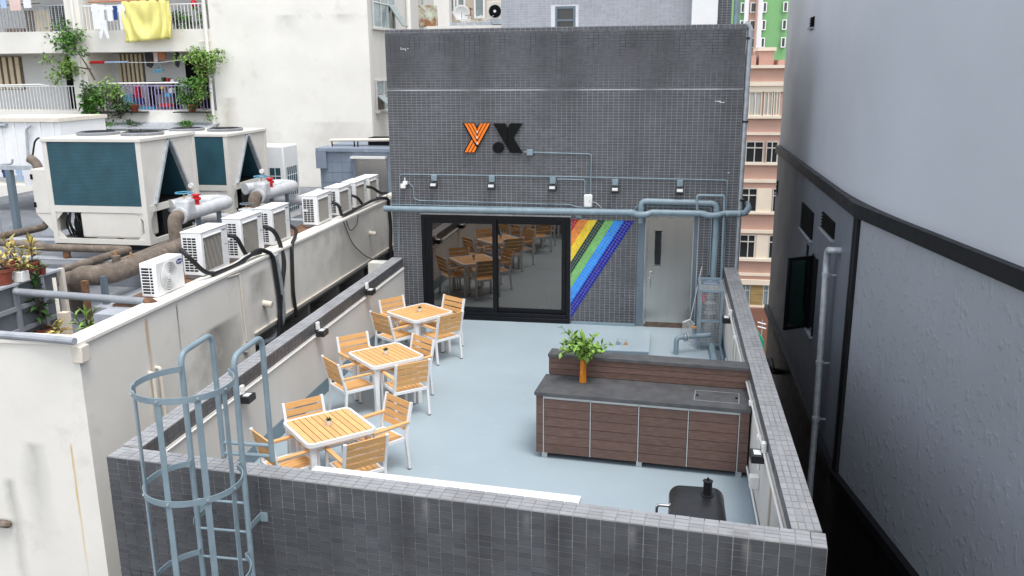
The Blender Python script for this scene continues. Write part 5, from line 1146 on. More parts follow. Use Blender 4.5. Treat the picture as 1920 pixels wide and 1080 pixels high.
for k in range(6): z = ZD + .25 + k * .28; mb.bx(a.x + .09, dx0 - .16, hy - .004, hy - .001, z - .004, z + .004)
mb.build('tile_joint', 'blue_dark', hu)
t = thing('roof_rail', 'cream pipe railing on top of the blue hut', 'railing', (-6, hy + .4, a.z)); zr = P(612, 263, y=hy + .4).z
MB().tube([(a.x + .25, hy + .4, a.z), (a.x + .25, hy + .4, zr), (hx1_, hy + .4, zr + .05)], .045, 10, .06).build('rail', 'cream_plastic', t)
for x in (a.x + .3, a.x + .95, a.x + 1.05, a.x + 2.0): MB().bx(x - .015, x + .015, hy + .39, hy + .42, a.z - .001, zr).build('post', 'black_metal', t)
MB().bx(a.x + .25, hx1_, hy + .41, hy + .425, a.z + .03, a.z + .05).build('lower_rail', 'black_metal', t)
MB().bx(a.x + 1.2, a.x + 1.9, hy + .8, hy + 1.3, a.z + .001, a.z + .22).solo('roof_unit', 'dark_slot', 'dark low unit on top of the blue hut', 'unit', bevel=.02)
MB().bx(a.x + 1.95, a.x + 2.6, hy + .8, hy + 1.3, a.z + .001, a.z + .24).solo('roof_unit', 'ac_white', 'pale low unit on top of the blue hut', 'unit', bevel=.02)
# ================================================================== cream apartment building with balconies
FY = 11.5
def F(px, py, y=FY): return P(px, py, y=y)
xw0, xw1 = F(402, 150).x, F(697, 130).x
ap = thing('cream_apartment_building', 'cream apartment block with balconies and a blank white side wall', 'building', (xw0, FY + 3, -28))
M['apt_wall'] = streaks('cream_wall', [(0, -12.2, 1.2, 2.9, .5, (.55, .52, .46), .4), (0, -9.0, 1.6, 3.2, .5, (.55, .52, .46), .35), (0, -10.5, .5, 6.6, 5.8, (.5, .48, .44), .4), (0, -8.6, .6, 6.6, 6.2, (.45, .42, .38), .4), (0, -12.8, .35, 4.0, 1.0, (.5, .46, .38), .5)])
MB().bx(xw0, xw1 - .06, FY, FY + 11, -28, 12).build('blank_wall', 'apt_wall', ap)
MB().bx(xw1 - .059, xw1, FY + .004, FY + 11, -28, 12).build('return_wall', 'cream_grey', ap)
zU1, zU0 = F(200, 57).z, F(200, 98).z; zL1, zL0 = F(200, 207).z, F(200, 250).z - .02; dz = zU1 - zL1
zb1, zb0 = zL1 - dz, zL0 - dz; zt1, zt0 = zU1 + dz, zU0 + dz
xc0, xc1 = F(132, 100).x, F(160, 100).x; xL = -24.5; rec = 1.35
for nm, z0, z1 in (('slab_band', zU0, zU1), ('slab_band', zL0, zL1), ('slab_band', zb0, zb1), ('slab_band', zt0, zt1)):
    for x0, x1 in ((xL, xc0 - .002), (xc1 + .002, xw0 - .002)): MB().bx(x0, x1, FY, FY + rec, z0, z1).build(nm, 'cream_wall', ap)
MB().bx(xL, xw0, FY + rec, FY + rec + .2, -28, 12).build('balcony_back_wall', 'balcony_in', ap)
MB().bx(xc0, xc1, FY - .03, FY + rec - .001, -28, 12).build('column', 'cream_wall', ap)
MB().bx(xL, xw0 - .01, FY, FY + rec - .002, -28, zb0 - 2.2).build('lower_wall', 'cream_wall', ap)
def slat_window(x0, x1, z0, z1):
    w_ = MB().bx(x0, x1, FY + rec - .03, FY + rec - .001, z0, z1).build('slatted_window', 'bark', ap); n = 6; s = (x1 - x0) / n
    for k in range(n): MB().bx(x0 + k * s + .01, x0 + k * s + s * .62, FY + rec - .06, FY + rec - .031, z0 + .02, z1 - .02).build('slat', 'ochre_pale', w_)
M['ochre_pale'] = mat('ochre_pale', (.55, .47, .33), .8, var=.1)
YB2 = FY + rec
slat_window(F(226, 150, YB2).x, F(274, 150, YB2).x, F(250, 162, YB2).z, F(250, 100, YB2).z)
slat_window(F(-25, 150, YB2).x, F(46, 150, YB2).x, F(20, 168, YB2).z, F(20, 106, YB2).z)
MB().bx(F(125, 150, YB2).x, F(139, 150, YB2).x, YB2 - .02, YB2 - .001, zL1 - .2, zU0 - .1).build('doorway', 'black_gap', ap)
MB().bx(F(350, 150, YB2).x, F(392, 150, YB2).x, YB2 - .02, YB2 - .001, zL1 - .2, F(370, 110, YB2).z).build('doorway', 'black_gap', ap)
# side windows of the return wall
def side_win(y0, y1, z0, z1, nx, nz, label, tilt=None):
    t = thing('casement_window', label, 'window', (xw1, (y0 + y1) / 2, z0), 'windows in the grey return wall'); x = xw1 + .001
    MB().bx(x, x + .006, y0, y1, z0, z1).build('reveal', 'window_dark', t)
    mb = MB(); mb.bx(x + .006, x + .06, y0, y1, z0, z0 + .04); mb.bx(x + .006, x + .06, y0, y1, z1 - .04, z1)
    for k in range(nx + 1): y = y0 + (y1 - y0 - .04) * k / nx; mb.bx(x + .006, x + .06, y, y + .04, z0 + .04, z1 - .04)
    for k in range(1, nz): z = z0 + (z1 - z0) * k / nz; mb.bx(x + .006, x + .055, y0 + .04, y1 - .04, z - .02, z + .02)
    mb.build('frame', 'alu', t)
    for a in range(nx):
        for b_ in range(nz):
            ya, yb = y0 + (y1 - y0) * a / nx + .05, y0 + (y1 - y0) * (a + 1) / nx - .03; za, zb_ = z0 + (z1 - z0) * b_ / nz + .04, z0 + (z1 - z0) * (b_ + 1) / nz - .03
            if tilt == (a, b_): MB().prism([(x + .06, ya, zb_), (x + .06, yb, zb_), (x + .50, yb, za + .06), (x + .50, ya, za + .06)], (.02, 0, .02)).build('pane', 'window_frost', t)
            else: MB().bx(x + .012, x + .02, ya, yb, za, zb_).build('pane', 'window_frost', t)
    MB().bx(x, x + .10, y0 - .05, y1 + .05, z0 - .06, z0 - .001).build('sill', 'cream_grey', t)
side_win(11.75, 14.1, 6.15, 7.75, 3, 2, 'upper casement window in the grey return wall with one pane tilted out', (2, 0))
side_win(11.75, 13.3, 3.50, 4.50, 2, 2, 'lower casement window in the grey return wall with one pane tilted out', (0, 0))
MB().cyl((xw1 + .07, 15.6, 3), (xw1 + .07, 15.6, 11), .09, n=12).solo('soil_pipe', 'cream_wall', 'cream vertical pipe on the return wall behind the tiled roof', 'pipe')
side_win(17.3, 17.8, 6.5, 8.5, 1, 1, 'narrow window right of the cream vertical pipe')
# drain pipes on the facade
for px, lb in ((394, 'cream drain pipe at the right end of the balconies'), (151, 'cream drain pipe on the column between the balconies')):
    q = F(px, 120); MB().cyl((q.x, FY - .09, -2), (q.x, FY - .09, 10), .055, n=10).solo('drain_pipe', 'cream_wall', lb, 'pipe', 'drain pipes on the cream facade')
for i, (px, py) in enumerate(((378, 78), (378, 231), (137, 231))):
    q = F(px, py); MB().tube([(q.x - .05, FY - .05, q.z), (q.x + .35, FY - .05, q.z)], .02, 6).solo('overflow_pipe', 'cream_plastic', ['small overflow pipe under the yellow sheet balcony', 'small overflow pipe below the plant balcony', 'small overflow pipe on the column base'][i], 'pipe')
# railings: every bar its own piece
barm = MB().bx(-.011, .011, -.011, .011, 0, 1).mesh('bar', smooth=None); barm.materials.append(M['white_metal'])
def railing(x0, x1, zb, zt, label, mk='white_metal', pitch=.125, mesh=False):
    t = thing('balcony_railing', label, 'railing', ((x0 + x1) / 2, FY + .06, zb), 'balcony railings')
    MB().bx(x0, x1, FY + .045, FY + .075, zt - .035, zt).build('top_rail', mk, t); n = int((x1 - x0) / pitch)
    me = barm if mk == 'white_metal' else barm.copy()
    if mk != 'white_metal': me.materials.clear(); me.materials.append(M[mk])
    for k in range(n + 1):
        o = inst(me, t, (x0 + (x1 - x0) * k / n, FY + .06, zb), None, 'bar'); o.scale.z = zt - zb - .036
    if mesh:
        mb = MB()
        for k in range(int((x1 - x0) / .07)): mb.bx(x0 + k * .07 - .002, x0 + k * .07 + .002, FY + .078, FY + .081, zb, zt - .04)
        for k in range(int((zt - zb) / .07)): mb.bx(x0, x1, FY + .082, FY + .085, zb + k * .07, zb + k * .07 + .004)
        mb.build('wire_mesh', 'alu', t)
zrU, zrL = F(250, 8).z, F(250, 160).z
railing(xL, xc0 - .03, zU1, F(50, 10).z, 'pale green balcony railing at the top left', 'galv', .13, True)
railing(xc1 + .03, xw0 - .12, zU1, zrU, 'white balcony railing behind the yellow sheet')
railing(xL, xc0 - .03, zL1, F(50, 161).z, 'white balcony railing at the left, below the leafy tree')
railing(xc1 + .03, xw0 - .12, zL1, zrL, 'lilac balcony railing among the plants', 'purple')
# laundry
def cloth(name, quad, folds, amp, mk, label, cat='laundry', ny=14, nx=40, wave=0., prof=None):
    """hanging cloth: quad = TL, TR, BR, BL corners; vertical folds; two sided thickness"""
    tl, tr, br, bl = [V(q) for q in quad]; mb = MB(); vs = []
    for j in range(ny + 1):
        v = j / ny
        for i in range(nx + 1):
            u = i / nx; p = (tl.lerp(tr, u)).lerp(bl.lerp(br, u), v)
            if prof: p.x += prof(u, v)
            w2 = (2 * u - .95) ** 2; d = amp * (.1 + v) * (.55 * math.sin(6.28 * (1.3 * v + 2.0 * w2)) + .45 * math.sin(6.28 * (3.1 * w2 + .5 * v) + 2) * (.3 + w2)) + amp * .25 * math.sin(u * 31 + v * 2) * (.3 + u)
            p.y -= d + .02; vs.append(p)
    n = nx + 1; fs = [(j * n + i, j * n + i + 1, (j + 1) * n + i + 1, (j + 1) * n + i) for j in range(ny) for i in range(nx)]
    mb.add(vs, fs); o = mb.solo(name, mk, label, cat, 'laundry on the balconies', smooth=180)
    s = o.modifiers.new('solid', 'SOLIDIFY'); s.thickness = .012; s.offset = 0; return o
yf = FY - .35
cloth('yellow_sheet', [F(228, 3, yf), F(316, -1, yf), F(325, 72, yf), F(236, 80, yf)], 4.2, .15, 'yellow_cloth', 'large yellow sheet hung over the upper balcony')
def shirt(px, py, wpx, hpx, mk, label, legs=False):
    c = F(px, py, yf); s = F(px + 1, py, yf).x - F(px, py, yf).x; W_ = wpx * s; H_ = hpx * s
    q = [(-.5, 0), (-.18, .04), (.18, .04), (.5, 0), (.62, -.22), (.42, -.28), (.40, -1), (-.40, -1), (-.42, -.28), (-.62, -.22)] if not legs else [(-.45, 0), (.45, 0), (.5, -.5), (.62, -1), (.34, -1), (.05, -.5), (-.2, -1), (-.5, -1), (-.48, -.5)]
    mb = MB(); mb.prism([c + V((x * W_, .02 * math.sin(9 * x), z * H_)) for x, z in q][::-1], (0, -.03, 0)); return mb.solo('garment', mk, label, 'laundry', 'laundry on the balconies')
shirt(186, 10, 20, 30, 'white_cloth', 'white shirt second from the left on the upper balcony')
shirt(178, 9, 14, 40, 'white_cloth', 'white towel hanging at the left end of the upper balcony line')
shirt(192, 38, 17, 30, 'white_cloth', 'white trousers below the white shirts', True)
shirt(205, 12, 13, 24, 'white_cloth', 'white shirt third from the left on the upper balcony')
shirt(215, 12, 9, 22, 'navy_cloth', 'navy and yellow garment between the white shirts')
shirt(227, 10, 13, 40, 'white_cloth', 'long white garment against the yellow sheet')
shirt(27, -6, 26, 22, 'pink_cloth', 'pale pink garment on the top left balcony'); shirt(50, -6, 18, 18, 'white_cloth', 'white garment beside the pale pink one at top left'); shirt(5, -8, 14, 20, 'lightblue_cloth', 'pale blue garment in the top left corner')
MB().tube([F(165, 4, yf), F(225, 2, yf), F(330, -3, yf)], .025, 8).solo('laundry_pole', 'orange_cloth', 'orange laundry pole carrying the yellow sheet', 'pole')
MB().tube([F(-20, 12, yf), F(75, 6, yf)], .02, 8).solo('laundry_pole', 'bark', 'dark laundry pole on the top left balcony', 'pole')
MB().tube([F(165, 118, FY + .2), F(240, 117, FY + .2), F(300, 117, FY + .2), F(350, 111, FY + .2)], .012, 6).solo('clothes_line', 'white_plastic', 'white clothes line across the plant balcony', 'clothes line')
MB().tube([F(168, 117, FY + .18), F(195, 116.5, FY + .18)], .05, 8).solo('rolled_cloth', 'red', 'red rolled cloth at the left of the clothes line', 'laundry')
MB().tube([F(197, 117, FY + .18), F(240, 116, FY + .18)], .03, 8).solo('rolled_cloth', 'lightblue_cloth', 'blue rolled cloth on the clothes line', 'laundry')
t = thing('peg_hanger', 'light blue plastic peg hanger on the clothes line', 'hanger', F(297, 131, FY + .2)); q = F(297, 131, FY + .2)
MB().tube([q + V((.17 * math.cos(R(20 * k)), .17 * math.sin(R(20 * k)) * .6, 0)) for k in range(18)], .015, 6, closed=True).build('ring', 'cyan', t); MB().tube([q + V((-.15, 0, 0)), F(297, 117, FY + .2), q + V((.15, 0, 0))], .007, 5).build('strings', 'cyan', t)
mb = MB()
for k in range(10): a = R(36 * k); mb.bx(q.x + .17 * math.cos(a) - .01, q.x + .17 * math.cos(a) + .01, q.y + .1 * math.sin(a) - .01, q.y + .1 * math.sin(a) + .01, q.z - .10, q.z)
mb.build('pegs', 'cyan', t)
for (px, w_, h_, mk, lb) in ((279, 15, 27, 'dark_cloth', 'black garment inside the plant balcony'), (292, 8, 18, 'pink_cloth', 'dull pink garment inside the plant balcony'), (304, 14, 14, 'orange_cloth', 'orange garment inside the plant balcony'), (331, 9, 26, 'dark_cloth', 'dark striped garment at the right inside the plant balcony')):
    c = F(px, 98, FY + .7); s = .0197; mb = MB(); mb.prism([c + V((x * w_ * s, 0, z * h_ * s)) for x, z in ((-.5, 0), (.5, 0), (.45, -.8), (.1, -1), (-.4, -.85))][::-1], (0, -.04, 0)); mb.solo('garment', mk, lb, 'laundry', 'laundry on the balconies')
MB().tube([F(190, 157, FY - .12), F(335, 155, FY - .12)], .03, 8).solo('rail_pole', 'white_plastic', 'pale pole lying on the plant balcony railing', 'pole')
MB().tube([F(-5, 160, FY - .12), F(75, 158.5, FY - .12), F(95, 162, FY - .12)], .025, 8).solo('rail_pole', 'white_plastic', 'white pole lying on the left balcony railing', 'pole')
# shelf and clutter on the plant balcony
t = thing('balcony_shelf', 'dark shelf of bottles and boxes on the plant balcony', 'shelf', F(310, 205, FY + .9)); a, b_ = F(288, 205, FY + .9), F(335, 205, FY + .9); zz0 = zL1
for z in (zz0 + .15, zz0 + .55, zz0 + .95, F(310, 158, FY + .9).z): MB().bx(a.x, b_.x, FY + .7, FY + 1.1, z - .02, z).build('board', 'bark', t)
for x in (a.x, b_.x - .03): MB().bx(x, x + .03, FY + .7, FY + 1.1, zz0, F(310, 158, FY + .9).z + .02).build('side', 'black_metal', t)
cl = [('turquoise', 'turquoise box on the balcony floor', 242, 186, 16, 18), ('red', 'red and white checked cloth on the balcony', 258, 172, 10, 22), ('navy_cloth', 'navy box beside the checked cloth', 262, 190, 10, 12), ('cyan', 'bright blue trolley on the balcony floor', 278, 204, 26, 7), ('red', 'red tray under the balcony shelf', 312, 197, 22, 6), ('cyan', 'blue box on the balcony shelf', 316, 178, 10, 7), ('r2', 'yellow packet on the balcony shelf', 306, 164, 5, 6), ('white_cloth', 'white canister on the balcony shelf', 322, 170, 5, 9), ('dark_cloth', 'black bag on the balcony shelf', 295, 172, 10, 10), ('red', 'dark red bottle on top of the shelf', 316, 151, 4, 8), ('leaf_dark', 'dark green bottle on top of the shelf', 307, 150, 4, 9), ('white_cloth', 'pale jar on top of the shelf', 325, 152, 6, 6)]
for mk, lb, px, py, w_, h_ in cl:
    c = F(px, py, FY + .6); s = .0195; MB().bx(c.x - w_ * s / 2, c.x + w_ * s / 2, FY + .5, FY + .75, c.z - h_ * s / 2, c.z + h_ * s / 2).solo('balcony_clutter', mk, lb, 'household item', 'clutter on the plant balcony', bevel=.02)
for mk, lb, px, py, w_, h_ in (('ochre_pale', 'pale wooden board behind the top left railing', 88, 40, 34, 36), ('bark', 'brown cupboard behind the top left railing', 62, 42, 16, 40), ('dark_cloth', 'dark bundle at the right of the top left balcony', 112, 35, 20, 46), ('rust', 'row of reddish shoes at the foot of the top left railing', 33, 57, 34, 6), ('red', 'round red lantern on the upper right balcony', 372, 8, 11, 12)):
    c = F(px, py, FY + .6); s = .0195
    if 'lantern' in lb: MB().lathe([(.02, -.12), (.09, -.08), (.115, 0), (.09, .08), (.02, .12)], c + V((0, -.3, 0)), 16).solo('lantern', mk, lb, 'lantern')
    else: MB().bx(c.x - w_ * s / 2, c.x + w_ * s / 2, FY + .4, FY + .75, max(zU1, c.z - h_ * s / 2), c.z + h_ * s / 2).solo('balcony_clutter', mk, lb, 'household item', 'clutter on the upper balconies')
# foliage
def bush(name, label, c, rad, n, ls, mk, cat='plant', stem=None, group='plants on the cream facade', drop=0.):
    c = V(c); rad = V(rad); t = thing(name, label, cat, stem[0] if stem else (c.x, c.y, c.z - rad.z), group); lv = MB(); sm_ = MB(); clumps = []
    for k in range(max(4, n // 40)):
        d = V([rnd.gauss(0, .55) for _ in range(3)]); clumps.append(c + V((d.x * rad.x, d.y * rad.y, d.z * rad.z)))
    for k in range(n):
        cc = rnd.choice(clumps); p = cc + V([rnd.gauss(0, .26) * r_ for r_ in rad])
        d = V((rnd.gauss(0, 1), rnd.gauss(0, 1), rnd.gauss(-.15, .6))); lv.leaf(p, d, V((rnd.gauss(0, .5), rnd.gauss(-.3, .5), 1)).normalized(), ls * rnd.uniform(.6, 1.3), ls * rnd.uniform(.35, .6), .2)
    root = V(stem[0]) if stem else V((c.x, c.y, c.z - rad.z))
    if stem and len(stem) > 1:
        sm_.tube(stem, lambda f: .035 * (1 - .6 * f), 6, .2); root = V(stem[-1])
    for cc in clumps: sm_.tube([root, root.lerp(cc, .5) + V((rnd.gauss(0, .05), 0, .05)), cc], lambda f: .014 * (1 - .6 * f), 5)
    sm_.build('trunk' if cat == 'tree' else 'stem', 'bark', t); lv.build('crown' if cat == 'tree' else 'leaves', mk, t); return t
yq = FY - .3
bush('leafy_tree', 'small leafy tree growing out beside the balcony column', F(133, 75, yq), (.62, .4, .45), 620, .16, 'leaf', 'tree', [F(178, 150, yq + .1), F(160, 118, yq), F(142, 92, yq)])
bush('leafy_shrub', 'pale green spray of leaves below the small tree', F(115, 128, yq), (.55, .3, .42), 360, .15, 'leaf_light', 'shrub', [F(170, 130, yq + .1), F(140, 125, yq)])
bush('climbing_plant', 'bright green climber round the right end of the plant balcony', F(370, 108, yq), (.62, .3, .32), 560, .14, 'leaf_light')
bush('climbing_plant', 'trailing part of the climber hanging beside the drain pipe', F(378, 135, yq), (.28, .2, .5), 260, .13, 'leaf_light')
bush('climbing_plant', 'wisp of climber leaves growing past the drain pipe', F(408, 100, yq), (.2, .1, .12), 60, .11, 'leaf_light')
bush('balcony_bush', 'dark green bush on the right of the plant balcony rail', F(366, 158, yq), (.45, .25, .3), 320, .13, 'leaf')
bush('balcony_bush', 'rounded green bush in a planter at the right of the balcony', F(352, 188, yq), (.42, .25, .28), 420, .11, 'leaf')
bush('balcony_bush', 'leafy plant at the far right behind the planter', F(375, 178, yq), (.3, .25, .35), 260, .12, 'leaf_light')
bush('balcony_bush', 'broad leaved plant at the left of the plant balcony', F(177, 190, yq), (.45, .25, .38), 300, .26, 'leaf')
bush('balcony_bush', 'white flowering bush beside the broad leaved plant', F(216, 180, yq), (.42, .25, .45), 420, .13, 'leaf_light')
bush('balcony_bush', 'dark trailing plants over the balcony edge', F(228, 203, yq), (.55, .2, .25), 420, .13, 'leaf_dark')
bush('balcony_bush', 'thin climber on the column left of the balcony', F(163, 165, yq), (.15, .15, .35), 90, .13, 'leaf_dark')
bush('balcony_bush', 'dark bush behind the upper right railing', F(336, 42, FY + .5), (.4, .3, .35), 320, .12, 'leaf_dark'); bush('balcony_bush', 'bright plant under the red lantern', F(375, 22, FY + .4), (.2, .2, .2), 140, .11, 'leaf_light'); bush('balcony_bush', 'green plants at the foot of the upper right railing', F(362, 45, FY + .5), (.4, .3, .28), 260, .12, 'leaf')
for x0, x1, lb in ((160, 270, 'dark plant shelf at the left of the plant balcony'), (328, 392, 'dark plant shelf at the right of the plant balcony')):
    a, b_ = F(x0, 206, FY - .3), F(x1, 206, FY - .3); MB().bx(a.x, b_.x, FY - .45, FY - .001, zL1 - .06, zL1 - .03).solo('plant_shelf', 'black_metal', lb, 'shelf')
for px, py, lb in ((252, 200, 'terracotta pot on the balcony plant shelf'), (360, 201, 'dark planter box at the right of the balcony')):
    c = F(px, py, FY - .25); MB().lathe([(.10, 0), (.15, .2), (.16, .2), (.16, .24)], (c.x, c.y, zL1 - .029), 14).solo('balcony_pot', 'terracotta', lb, 'pot')
# corrugated awning under the plant balcony
aw = thing('corrugated_awning', 'mossy corrugated awning under the plant balcony', 'awning', F(280, 240, FY - .4)); a, b_ = F(160, 240, FY - .5), F(398, 238, FY - .5); mb = MB(); n = 120; vs = []
for i in range(n + 1):
    x = a.x + (b_.x - a.x) * i / n; zz = .02 * (i % 2)
    for yy, z in ((FY, P(280, 230, y=FY).z), (FY - .75, P(280, 242, y=FY - .75).z)): vs += [V((x, yy, z + zz)), V((x, yy, z + zz - .012))]
fs = []
for i in range(n): o = i * 4; fs += [(o, o + 4, o + 6, o + 2), (o + 1, o + 3, o + 7, o + 5), (o + 2, o + 6, o + 7, o + 3)]
mb.add(vs, fs); mb.build('sheet', 'galv', aw, None)
for k in range(4):
    x = a.x + .4 + k * (b_.x - a.x - .6) / 3; za_ = P(280, 242, y=FY - .75).z; MB().bar((x, FY, za_ - .25), (x, FY - .7, za_ - .03), .03, .03).build('strut', 'black_metal', aw); MB().bar((x, FY - .01, za_ - .3), (x, FY - .01, za_ + .1), .03, .03).build('strut', 'black_metal', aw)
bush('moss_clump', 'clump of weeds at the left of the corrugated awning', F(190, 232, FY - .4), (.55, .25, .13), 260, .12, 'leaf'); bush('moss_clump', 'clump of weeds at the right of the corrugated awning', F(350, 231, FY - .4), (.35, .2, .10), 160, .11, 'leaf'); bush('moss_clump', 'thin weeds in the middle of the corrugated awning', F(245, 230, FY - .4), (.3, .2, .08), 80, .10, 'leaf_dark')

# white ribbed cabin, steel frame and washing in front of the facade on the left
ty = 5.2; a, b_ = P(-60, 228, y=ty), P(124, 330, y=ty)
tk = thing('white_cabin', 'white ribbed metal cabin behind the near chiller', 'cabin', ((a.x + b_.x) / 2, ty + 1, ZD))
MB().bx(a.x, b_.x, ty, ty + 2, b_.z, a.z).build('shell', 'ac_white', tk)
MB().bx(a.x - .05, b_.x + .05, ty - .08, ty + 2.05, a.z, a.z + .10).build('roof_edge', 'cream_plastic', tk)
for k in range(7): x = a.x + (b_.x - a.x) * (k + .5) / 7; MB().bx(x - .03, x + .03, ty - .03, ty - .001, b_.z, a.z - .001).build('rib', 'ac_white', tk)
for x in (a.x + .1, b_.x - .15): MB().bx(x, x + .12, ty + .1, ty + .22, ZD, b_.z - .001).build('leg', 'blue_dark', tk)
fy_ = 2.6
sf = thing('steel_frame', 'dark grey steel post frame left of the near chiller', 'frame', (P(22, 440, y=fy_).x, fy_, ZD))
q0, q1 = P(17, 318, y=fy_), P(32, 440, y=fy_); MB().bx(q0.x - .07, q0.x + .07, fy_ - .07, fy_ + .07, ZD, q0.z).build('post', 'blue_dark', sf); MB().bx(q0.x - 2.5, q0.x + .75, fy_ - .06, fy_ + .06, q0.z + .001, q0.z + .10).build('beam', 'galv', sf)
MB().bx(q0.x - .30, q0.x - .24, fy_ - .3, fy_ - .24, ZD, q0.z - .1).build('brace', 'galv', sf)
for px, w_, h_, mk, lb in ((50, 16, 30, 'white_cloth', 'white shirt hanging left of the near chiller'), (36, 12, 22, 'lightblue_cloth', 'light blue shirt hanging left of the near chiller'), (10, 12, 16, 'navy_cloth', 'dark garment hanging at the left edge'), (0, 14, 14, 'white_cloth', 'pale garment hanging at the left edge')):
    c = P(px, 317, y=fy_ + .5); s = .0135; mb = MB(); mb.prism([c + V((x * w_ * s, 0, z * h_ * s)) for x, z in ((-.5, -.05), (-.15, 0), (.15, 0), (.5, -.05), (.6, -.35), (.4, -.38), (.4, -1), (-.4, -1), (-.4, -.38), (-.6, -.35))][::-1], (0, -.03, 0)); mb.solo('garment', mk, lb, 'laundry', 'laundry by the near chiller')
MB().tube([P(-40, 318, y=fy_ + .5), P(62, 315, y=fy_ + .5)], .012, 6).solo('washing_line', 'galv', 'washing line left of the near chiller', 'clothes line')
MB().tube([P(-20, 236, y=ty - .05), P(12, 235, y=ty - .05)], .05, 10).solo('cabin_pipe', 'galv', 'short grey pipe on the white cabin at the left edge', 'pipe')
MB().tube([P(58, 235, y=ty - .1), P(49, 242, y=ty - .1), P(53, 300, y=ty - .1)], .035, 8, .1).solo('cabin_pipe', 'galv', 'bent grey pipe down the white cabin wall', 'pipe')
MB().tube([P(60, 300, y=2.0), P(65, 265, y=2.0), P(72, 258, y=2.0), P(78, 262, y=2.0)], .022, 8, .1).solo('black_hose', 'rubber', 'black hose arching behind the near chiller', 'hose')
pipe('brown_pipe', [P(55, 297, y=1.2), P(66, 303, y=1.2), P(75, 320, y=1.2), P(78, 345, y=1.2)], .10, 'rust_pipe', 'brown elbow pipe behind the control cabinet of the near chiller', .1)
q = P(22, 307, y=4.6); MB().tube([q + V((-.6, 0, -.05)), q, q + V((.05, 0, .12))], .03, 8, .04).solo('tap_pipe', 'galv', 'small tap pipe at the left edge', 'pipe')
zk = zL0 - 1.2
bush('hedge_plant', 'row of green plants behind the roof at the far left', P(45, 408, y=10.8), (1.0, .3, .28), 420, .13, 'leaf')

# ================================================================== dark building on the right
DXr, DB = 4.30, V((4.30, -4.20, 0)); dd = V((math.sin(R(9.6)), -math.cos(R(9.6)), 0)); FAR = 4.95
zu0, zl0 = 2.88, -.78; hgt = .18
db = thing('dark_building', 'dark grey rendered building along the right edge', 'building', (6, -3, -28))
END = DB + dd * 16; BK = V((14, END.y, 0)); BF = V((14, FAR, 0)); A_ = V((DXr, FAR, 0))
nrm1 = V((-1, 0, 0)); nrm2 = V((-math.cos(R(9.6)), -math.sin(R(9.6)), 0))
# far flank and near flank of the middle storey as separate rendered walls, each with its thickness
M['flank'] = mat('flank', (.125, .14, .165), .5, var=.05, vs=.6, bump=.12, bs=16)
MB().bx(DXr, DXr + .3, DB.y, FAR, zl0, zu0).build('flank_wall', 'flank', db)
MB().prism([DB + V((0, 0, zl0)), END + V((0, 0, zl0)), END + V((.4, 0, zl0)), DB + V((.4, 0, zl0))], (0, 0, zu0 - zl0)).build('near_wall', 'rough_plaster', db)
MB().prism([A_ + V((.02, 0, -28)), DB + V((.05, 0, -28)), END + V((.05, 0, -28)), BK + V((0, 0, -28)), BF + V((0, 0, -28))], (0, 0, 28 + zl0)).build('base_wall', 'black_band', db)
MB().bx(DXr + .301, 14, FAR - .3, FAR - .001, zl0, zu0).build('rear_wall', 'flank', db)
# upper storeys with a rounded corner
rad = 1.5; pts = [V((DXr + .02, FAR, 0))]
p1 = DB + V((.02, rad, 0)); p2 = DB + V((.02, 0, 0)) + dd * rad
for j in range(15):
    t = j / 14; pts.append((1 - t) ** 2 * p1 + 2 * t * (1 - t) * (DB + V((.02, 0, 0))) + t * t * p2)
pts.append(END + V((.02, 0, 0))); poly = pts + [BK, BF]
M['upper_paint'] = mat('upper_paint', (.48, .505, .55), .5, var=.04, vs=.4, bump=.15, bs=16)
mb = MB(); mb.prism([q + V((0, 0, zu0 + hgt - .001)) for q in poly], (0, 0, 4.6)); mb.build('upper_wall', 'upper_paint', db, 40)
# black string courses and corner strip
def course(z0, h, pr, nm):
    a, b_, c = A_ + V((-pr, 0, z0)), DB + V((-pr, .0, z0)), END + nrm2 * pr + V((0, 0, z0))
    MB().prism([a, b_, DB + V((.2, 0, z0)), A_ + V((.2, 0, z0))], (0, 0, h)).build(nm, 'black_band', db); MB().prism([b_ + V((0, -.001, 0)), c, END + V((.2, 0, z0)), DB + V((.2, -.001, z0))], (0, 0, h)).build(nm, 'black_band', db)
course(zu0 + .001, hgt - .003, .07, 'string_course'); course(zl0 - .14, .14, .09, 'lower_course')
MB().bx(DXr - .05, DXr + .02, DB.y - .002, DB.y + .07, zl0 + .001, zu0 - .001).build('corner_strip', 'black_band', db); MB().prism([DB + V((-.045, -.003, zl0 + .001)), DB + V((-.045, -.003, zl0 + .001)) + dd * .09, DB + dd * .09 + V((.05, 0, zl0 + .001)), DB + V((.05, -.003, zl0 + .001))], (0, 0, zu0 - zl0 - .002)).build('corner_strip', 'black_band', db)
def louvre(px0, py0, px1, py1, label, n, x=DXr):
    a, b_ = P(px0, py0, x=x), P(px1, py1, x=x); y0, y1 = sorted((a.y, b_.y)); z0, z1 = sorted((a.z, b_.z))
    t = thing('louvre_vent', label, 'vent', (x, (y0 + y1) / 2, z0), 'vents on the dark building')
    MB().bx(x - .004, x - .001, y0, y1, z0, z1).build('opening', 'black_gap', t)
    for k in range(n): z = z0 + (z1 - z0) * (k + .5) / n; MB().ob((x - .018, (y0 + y1) / 2, z), (0, 1, 0), V((1, 0, .7)).normalized(), V((-.7, 0, 1)).normalized(), (y1 - y0) / 2 - .01, .014, .003).build('blade', 'black_gap', t)
    MB().bx(x - .05, x - .001, y0 - .02, y1 + .02, z0 - .035, z0 - .005).build('sill', 'mid_paint', t)
louvre(1502, 425, 1527, 400, 'tall louvred vent on the dark building flank', 12); louvre(1541, 425, 1567, 418, 'low wide louvred vent on the dark building flank', 5)
